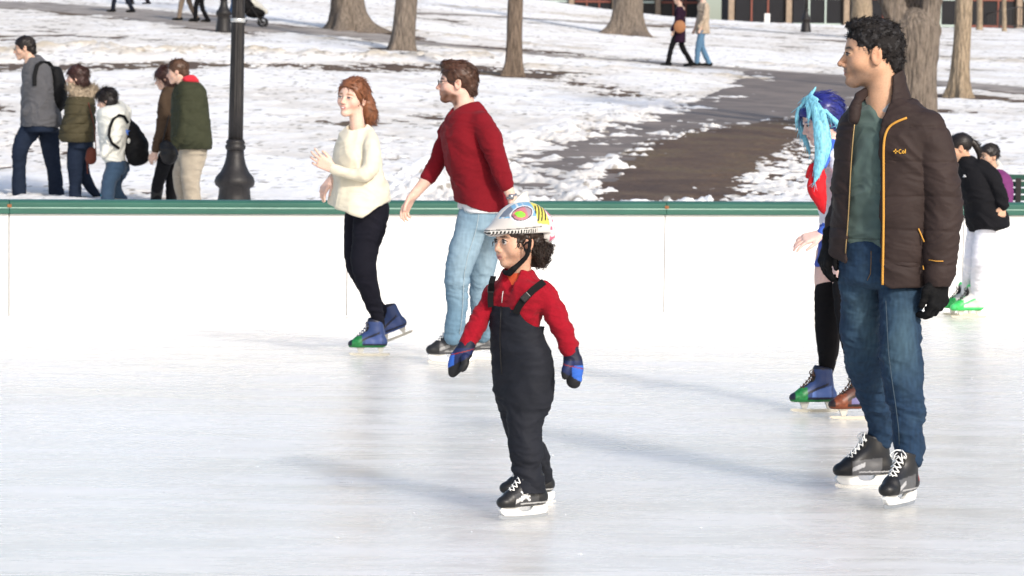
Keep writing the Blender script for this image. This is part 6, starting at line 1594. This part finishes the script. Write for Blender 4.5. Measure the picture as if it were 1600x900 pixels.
# ------------------------------------------------------------------ far figures, built to scale in metres
def figure(g, label, hgt=1.7, al=90, top=(.05, .05, .06), legs=(.02, .02, .03), hair=HB, coat=.80, stride=.25, skin=(.6, .42, .33), shoe=(.015, .015, .015), group='distant people in the park', h=.014, arms=True, sit=False):
    t = thing('person', label, 'person', g, group); k = hgt / 1.75; f, l, u = frame(al); g = np.asarray(g, float)
    T = lambda x, y, z: g + k * (f * x + l * y + u * z)
    B = Field(); H = .235 * k; c = T(.03, 0, 1.62); R = frame(al, -6); L = head_sdf(B, c, H, R)
    B.cone(L(-.1, 0, -.2), T(-.02, 0, 1.38), .055 * k, .065 * k, .03)
    B.cone(T(-.02, 0, 1.35), T(-.02, 0, .95), .12 * k, .11 * k, .02); [B.tube([(*T(-.02, .09 * s_, .90), .06 * k), (*T(.04 + stride * s_ * .45, .09 * s_, .50), .045 * k), (*T(stride * s_ - (.06 if s_ < 0 else 0), .09 * s_, .12), .035 * k)], .02, 2) for s_ in (1, -1)]
    for s in (1, -1): B.cone(T(.10, .20 * s, .86), T(.14, .20 * s, .76), .03 * k, .035 * k, .01)
    for s in (1, -1): B.cone(T(-.02, .18 * s, 1.36), T(.10, .20 * s, .86), .03 * k, .028 * k, .01)
    make_part('body', B, h, M_SKIN, t, None, face_color(c, H, R, skin, brow=hair[1]))
    hb = hair_base(L, H, R, .04, nape=((-.3, 0, -.12), (.2, .28, .26))); make_part('hair', hb, h * .8, m_hair('hair_%s' % hair[0], hair[1]), t, curls(.006, 22))
    F = Field(); z0 = coat; secs = [(z0 - z0, 0, 0, .20, .15), (.12, 0, 0, .20, .14), (1.15 - z0, 0, 0, .18, .125), (1.35 - z0, 0, 0, .20, .12), (1.44 - z0, 0, 0, .10, .08)]
    F.loft(T(-.02, 0, z0), u, l, [(a * k, b, cc, d * k, e * k) for a, b, cc, d, e in secs], .02)
    for s in (1, -1): F.tube([(*T(-.02, .19 * s, 1.36), .062 * k), (*T(-.03 + .05 * s, .23 * s, 1.10), .055 * k), (*T(.10 + .04 * s, .21 * s, .88), .045 * k)], .03, 3)
    cname = 'coat_%02d%02d%02d' % tuple(int(v * 99) for v in top); make_part('coat', F, h, m_cloth(cname, top), t, folds(.014, 9, 3, (.2, 0, 1), 2))
    F = Field()
    for s in (1, -1):
        st = stride * s; F.tube([(*T(-.02, .09 * s, .92), .095 * k), (*T(.04 + st * .45, .09 * s, .50), .068 * k), (*T(st - (.06 if s < 0 else 0), .09 * s, .10), .058 * k)], .03, 3)
    lname = 'legs_%02d%02d%02d' % tuple(int(v * 99) for v in legs); make_part('trousers', F, h, m_cloth(lname, legs), t, folds(.008, 12, 3, (0, 0, 1), 3))
    for s in (1, -1):
        st = stride * s - (.06 if s < 0 else 0); F = Field(); F.tube([(*T(st - .05, .09 * s, .06), .045 * k), (*T(st + .16, .09 * s, .04), .035 * k)], .01, 2); make_part('shoe', F, h * .8, m_cloth('shoe_%02d' % int(shoe[0] * 99), shoe), t)
    return t, T
def far_people():
    g = gnd(1060, 104); t, T = figure(g, 'woman in a long dark purple coat walking away on the park path', 1.68, 100, (.030, .012, .030), (.010, .010, .012), HD, .58, .24, h=.011)
    F = Field(); F.ell(T(-.05, .27, .95), (.14, .06, .15), None, .02); b = thing('handbag', 'tan round shoulder bag on the dark purple coat', 'handbag', g); make_part('bag_body', F, .01, m_cloth('leather_tan', (.33, .15, .07), rough=.5), b)
    mb = MB(); mb.tube([T(.05, .26, 1.0), T(.04, .22, 1.2), T(-.02, .12, 1.43)], .012, 6); mb.build('strap', m_cloth('leather_tan'), b)
    g = gnd(1096, 104); figure(g, 'person in a beige coat and light jeans walking beside the purple coat', 1.82, 75, (.42, .34, .26), (.10, .20, .32), HM, .74, .14, h=.011)
    GL = 'legs and strollers at the top left path'
    for (px, py, lab, hg, al, tp, lg, st) in ((190, 20, 'walker in black whose lower legs show at the upper left edge', 1.75, 110, (.02, .02, .025), (.015, .018, .03), .22),
                                              (217, 8, 'walker just above the near black legs, only dark shoes in the picture', 1.7, 100, (.03, .03, .04), (.015, .015, .02), .2),
                                              (292, 33, 'walker in khaki trousers and dark shoes on the upper left path', 1.75, 95, (.10, .09, .07), (.22, .17, .13), .18),
                                              (313, 35, 'walker with thin black leggings beside the khaki trousers', 1.65, 95, (.02, .02, .02), (.010, .010, .012), .12),
                                              (366, 36, 'parent in blue jeans standing behind the stroller', 1.75, -90, (.05, .08, .16), (.03, .07, .16), .12)):
        figure(gnd(px, py), lab, hg, al, tp, lg, HB, .80, st, h=.014)
    # stroller
    g = gnd(392, 42); t = thing('stroller', 'black stroller with a red canopy and a child in white, beside the lamp post', 'stroller', g)
    T = lambda x, y, z: np.asarray(g) + np.array([x, y, z])
    for i, (x, y) in enumerate(((-.28, -.22), (-.28, .22), (.30, -.22), (.30, .22))):
        mb = MB(); ring = [T(x + .11 * math.cos(a), y, .12 + .11 * math.sin(a)) for a in np.linspace(0, 2 * math.pi, 17)[:-1]]; mb.tube(ring, .02, 6, closed=True)
        for a in (0, 1.05, 2.1): mb.tube([T(x - .1 * math.cos(a), y, .12 - .1 * math.sin(a)), T(x + .1 * math.cos(a), y, .12 + .1 * math.sin(a))], .008, 4)
        mb.build('wheel', mat('rubber', (.02, .02, .02)), t, smooth=True)
    mb = MB()
    for y in (-.22, .22): mb.tube([T(-.28, y, .12), T(.1, y, .55), T(-.35, y, 1.0)], .015, 6); mb.tube([T(.30, y, .12), T(.0, y, .5)], .015, 6)
    mb.tube([T(-.35, -.22, 1.0), T(-.35, .22, 1.0)], .02, 6); mb.build('stroller_frame', m_iron, t, smooth=True)
    F = Field(); F.tube([(*T(.25, 0, .35), .12), (*T(.0, 0, .40), .16), (*T(-.15, 0, .65), .16)], .03, 3, w=(0, 1, 0), wf=1.3); make_part('seat', F, .015, m_cloth('pack_black'), t, folds(.01, 9, 2))
    F = Field(); F.ell(T(-.02, 0, .85), (.26, .22, .18)); F.plane(T(0, 0, .80), (0, 0, -1), .01); F.ell(T(0, 0, .80), (.23, .20, .14), None, .01, 'sub'); make_part('canopy', F, .014, m_cloth('canopy_red', (.45, .03, .03)), t)
    t2 = thing('person', 'small child in a white snowsuit sitting in the stroller', 'person', g)
    F = Field(); F.tube([(*T(.38, 0, .38), .06), (*T(.20, 0, .52), .09), (*T(.02, 0, .62), .10)], .03, 3); F.ell(T(.03, 0, .80), (.09, .08, .10), None, .03); make_part('body', F, .012, m_cloth('coat_white'), t2, folds(.008, 12, 2))
    F = Field(); F.ell(T(.07, 0, .80), (.06, .06, .075)); make_part('face', F, .01, mat('skin_far', (.6, .42, .34)), t2)
    # distant group on and near the benches
    for (px, py, lab, tp, lg, al) in ((1134, 12, 'leftmost of the far people by the benches, in rust brown', (.20, .07, .04), (.02, .02, .03), 60), (1148, 14, 'second far person by the benches, black jacket and red shoes', (.05, .02, .02), (.02, .02, .02), -40),
                                      (1160, 15, 'third far person by the benches, bare legged look in tan and black', (.28, .15, .10), (.015, .015, .018), 20), (1178, 16, 'far person in blue denim between the benches and the saplings', (.08, .14, .24), (.06, .12, .22), 90),
                                      (1200, 18, 'far person in a pale blue jacket near the leaning sapling', (.25, .33, .42), (.10, .14, .2), 100), (1240, 22, 'far person in dark green right before the far lamp post', (.03, .10, .07), (.03, .03, .04), -90),
                                      (1308, 34, 'far person in black right of the far lamp post', (.015, .015, .018), (.02, .02, .025), 90)):
        figure(gnd(px, py), lab, 1.72, al, tp, lg, HB, .85, .15, h=.022)
PEOPLE['far_people'] = far_people

# ------------------------------------------------------------------ far furniture and buildings
def bench(g, label, al, m, n=4):
    t = thing('park_bench', label, 'bench', g, 'slatted benches'); a = rad(al); ux = np.array([math.cos(a), math.sin(a), 0]); uy = np.array([-math.sin(a), math.cos(a), 0]); g = np.asarray(g, float); R = np.array([ux, uy, [0, 0, 1]])
    T = lambda x, y, z: g + ux * x + uy * y + np.array([0, 0, z])
    mb = MB()
    for k in range(4): mb.box(T(0, -.18 + .11 * k, .44), (1.7, .09, .03), R)
    mb.build('seat', m, t, bevel=.004); mb = MB()
    for k in range(4): mb.box(T(0, .24 + .02 * k, .55 + .11 * k), (1.7, .025, .085), R)
    mb.build('backrest', m, t, bevel=.004)
    for x in (-.75, .75):
        mb = MB(); mb.box(T(x, -.16, .21), (.05, .05, .42), R); mb.box(T(x, .2, .42), (.05, .05, .9), R); mb.box(T(x, 0, .40), (.05, .42, .04), R); mb.build('leg', m_iron, t, bevel=.004)
    return t
m_green = mat('paint_green', (.02, .075, .055), rough=.5)
q = P(1722, 300, 26.0); q[2] = zg(q[0], q[1]) + .02
bt = bench(q, 'dark green slatted bench behind the barrier at the right edge', -6, m_green); bt.scale = (1, 1, .58)
for px, py, lab in ((1140, 13, 'far green bench below the rust brown figure'), (1205, 20, 'far green bench left of the leaning sapling'), (1272, 27, 'far green bench right of the far lamp post')):
    bench(gnd(px, py), lab, 3, m_green)
def building(x0, x1, Y, z0, hgt, label, stone, bays, seed=0):
    t = thing('building', label, 'building', ((x0 + x1) / 2, Y, z0)); rs = random.Random(seed); W = x1 - x0
    mst = mat('facade_%d' % seed, stone, rough=.8, var=.25, vscale=3, bump=.4, bscale=12)
    mgl = mat('dark_glazing', (.008, .009, .014), rough=.35, spec=.25, var=.3, vscale=.6); mfr = mat('frame_pale', (.42, .50, .46), rough=.5)
    mb = MB(); bw = W / bays
    mb.box(((x0 + x1) / 2, Y + 3.2, z0 + hgt / 2), (W, 6, hgt)); mb.build('wall', mst, t)
    mb = MB(); mb.box(((x0 + x1) / 2, Y + .12, z0 + hgt + .2), (W + .6, .8, .4)); mb.box(((x0 + x1) / 2, Y + .1, z0 + 4.3), (W, .3, .35)); mb.build('cornice', mfr, t)
    for k in range(bays + 1):
        mb = MB(); x = x0 + bw * k; mb.box((x, Y + .02, z0 + hgt / 2), (.26, .40, hgt)); mb.box((x, Y - .02, z0 + .3), (.36, .5, .6)); mb.build('pilaster', mat('stone_tan', (.30, .23, .17), rough=.85, var=.2, vscale=5), t, bevel=.02)
    for k in range(bays):
        cx = x0 + bw * (k + .5); w = bw * .84
        for fl in range(int(hgt // 4.3)):
            zb = z0 + .25 + fl * 4.4; hh = 3.6
            mb = MB()
            if fl == 0 and k % 3 == 1:
                arc = [(cx - w / 2, zb), (cx - w / 2, zb + hh * .6)] + [(cx - w / 2 * math.cos(a), zb + hh * .6 + w / 2 * math.sin(a)) for a in np.linspace(0, math.pi, 11)[1:-1]] + [(cx + w / 2, zb + hh * .6), (cx + w / 2, zb)]
                mb.prism(arc, .12, lambda v: np.array([v[0], Y + .16 + v[1], v[2]])); wd = mb.build('arch', mgl, t)
            else:
                mb.box((cx, Y + .16, zb + hh / 2), (w, .12, hh)); wd = mb.build('window', mgl, t)
            mb = MB()
            for zz in (.32, .66): mb.box((cx, Y + .07, zb + hh * zz), (w, .05, .10))
            for xx in (-.17, .17): mb.box((cx + w * xx, Y + .065, zb + hh / 2), (.07, .05, hh))
            mb.build('frame', mfr if (k + fl) % 2 else mat('frame_rust', (.22, .07, .05), rough=.6), wd)
            if rs.random() < .15:
                mb = MB(); mb.box((cx + rs.uniform(-.5, .5), Y + .03, zb + 1.4), (.25, .03, .45)); mb.build('notice', mat('print_white', (.75, .75, .75)), wd)
building(10.0, 34, 131, zg(19, 118) - .9, 13, 'dark glazed stone building with pilasters and arches behind the forked tree', (.05, .045, .045), 9, 1)
building(-1.5, 9.2, 140, zg(6, 118) - 1.2, 12, 'lower greenish building far behind the benches', (.10, .12, .10), 5, 2)
# iron railing in front of the building
q0 = gnd(1335, 30); q1 = gnd(1620, 52)
t = thing('fence', 'low dark iron railing before the glazed building', 'fence', q0)
N_ = 60
for k in range(0, N_ + 1, 6):
    p_ = q0 + (q1 - q0) * k / N_; p_[2] = zg(p_[0], p_[1]); mb = MB(); mb.box(p_ + [0, 0, .5], (.09, .09, 1.05)); mb.build('post', m_iron, t)
mb = MB()
for k in range(N_ * 2):
    p_ = q0 + (q1 - q0) * k / N_ / 2; p_[2] = zg(p_[0], p_[1]); mb.box(p_ + [0, 0, .5], (.025, .025, .85))
mb.build('bars', m_iron, t)
mb = MB()
for zz in (.15, .92): mb.tube([np.array([*(q0 + (q1 - q0) * k / 20)[:2], float(zg(*(q0 + (q1 - q0) * k / 20)[:2])) + zz]) for k in range(21)], .022, 6)
mb.build('handrail', m_iron, t)
for _n, _f in PEOPLE.items():
    _f()
for _p in LIVE: _p.finish()
for o in scene.objects:
    if '_base' in o: del o['_base']
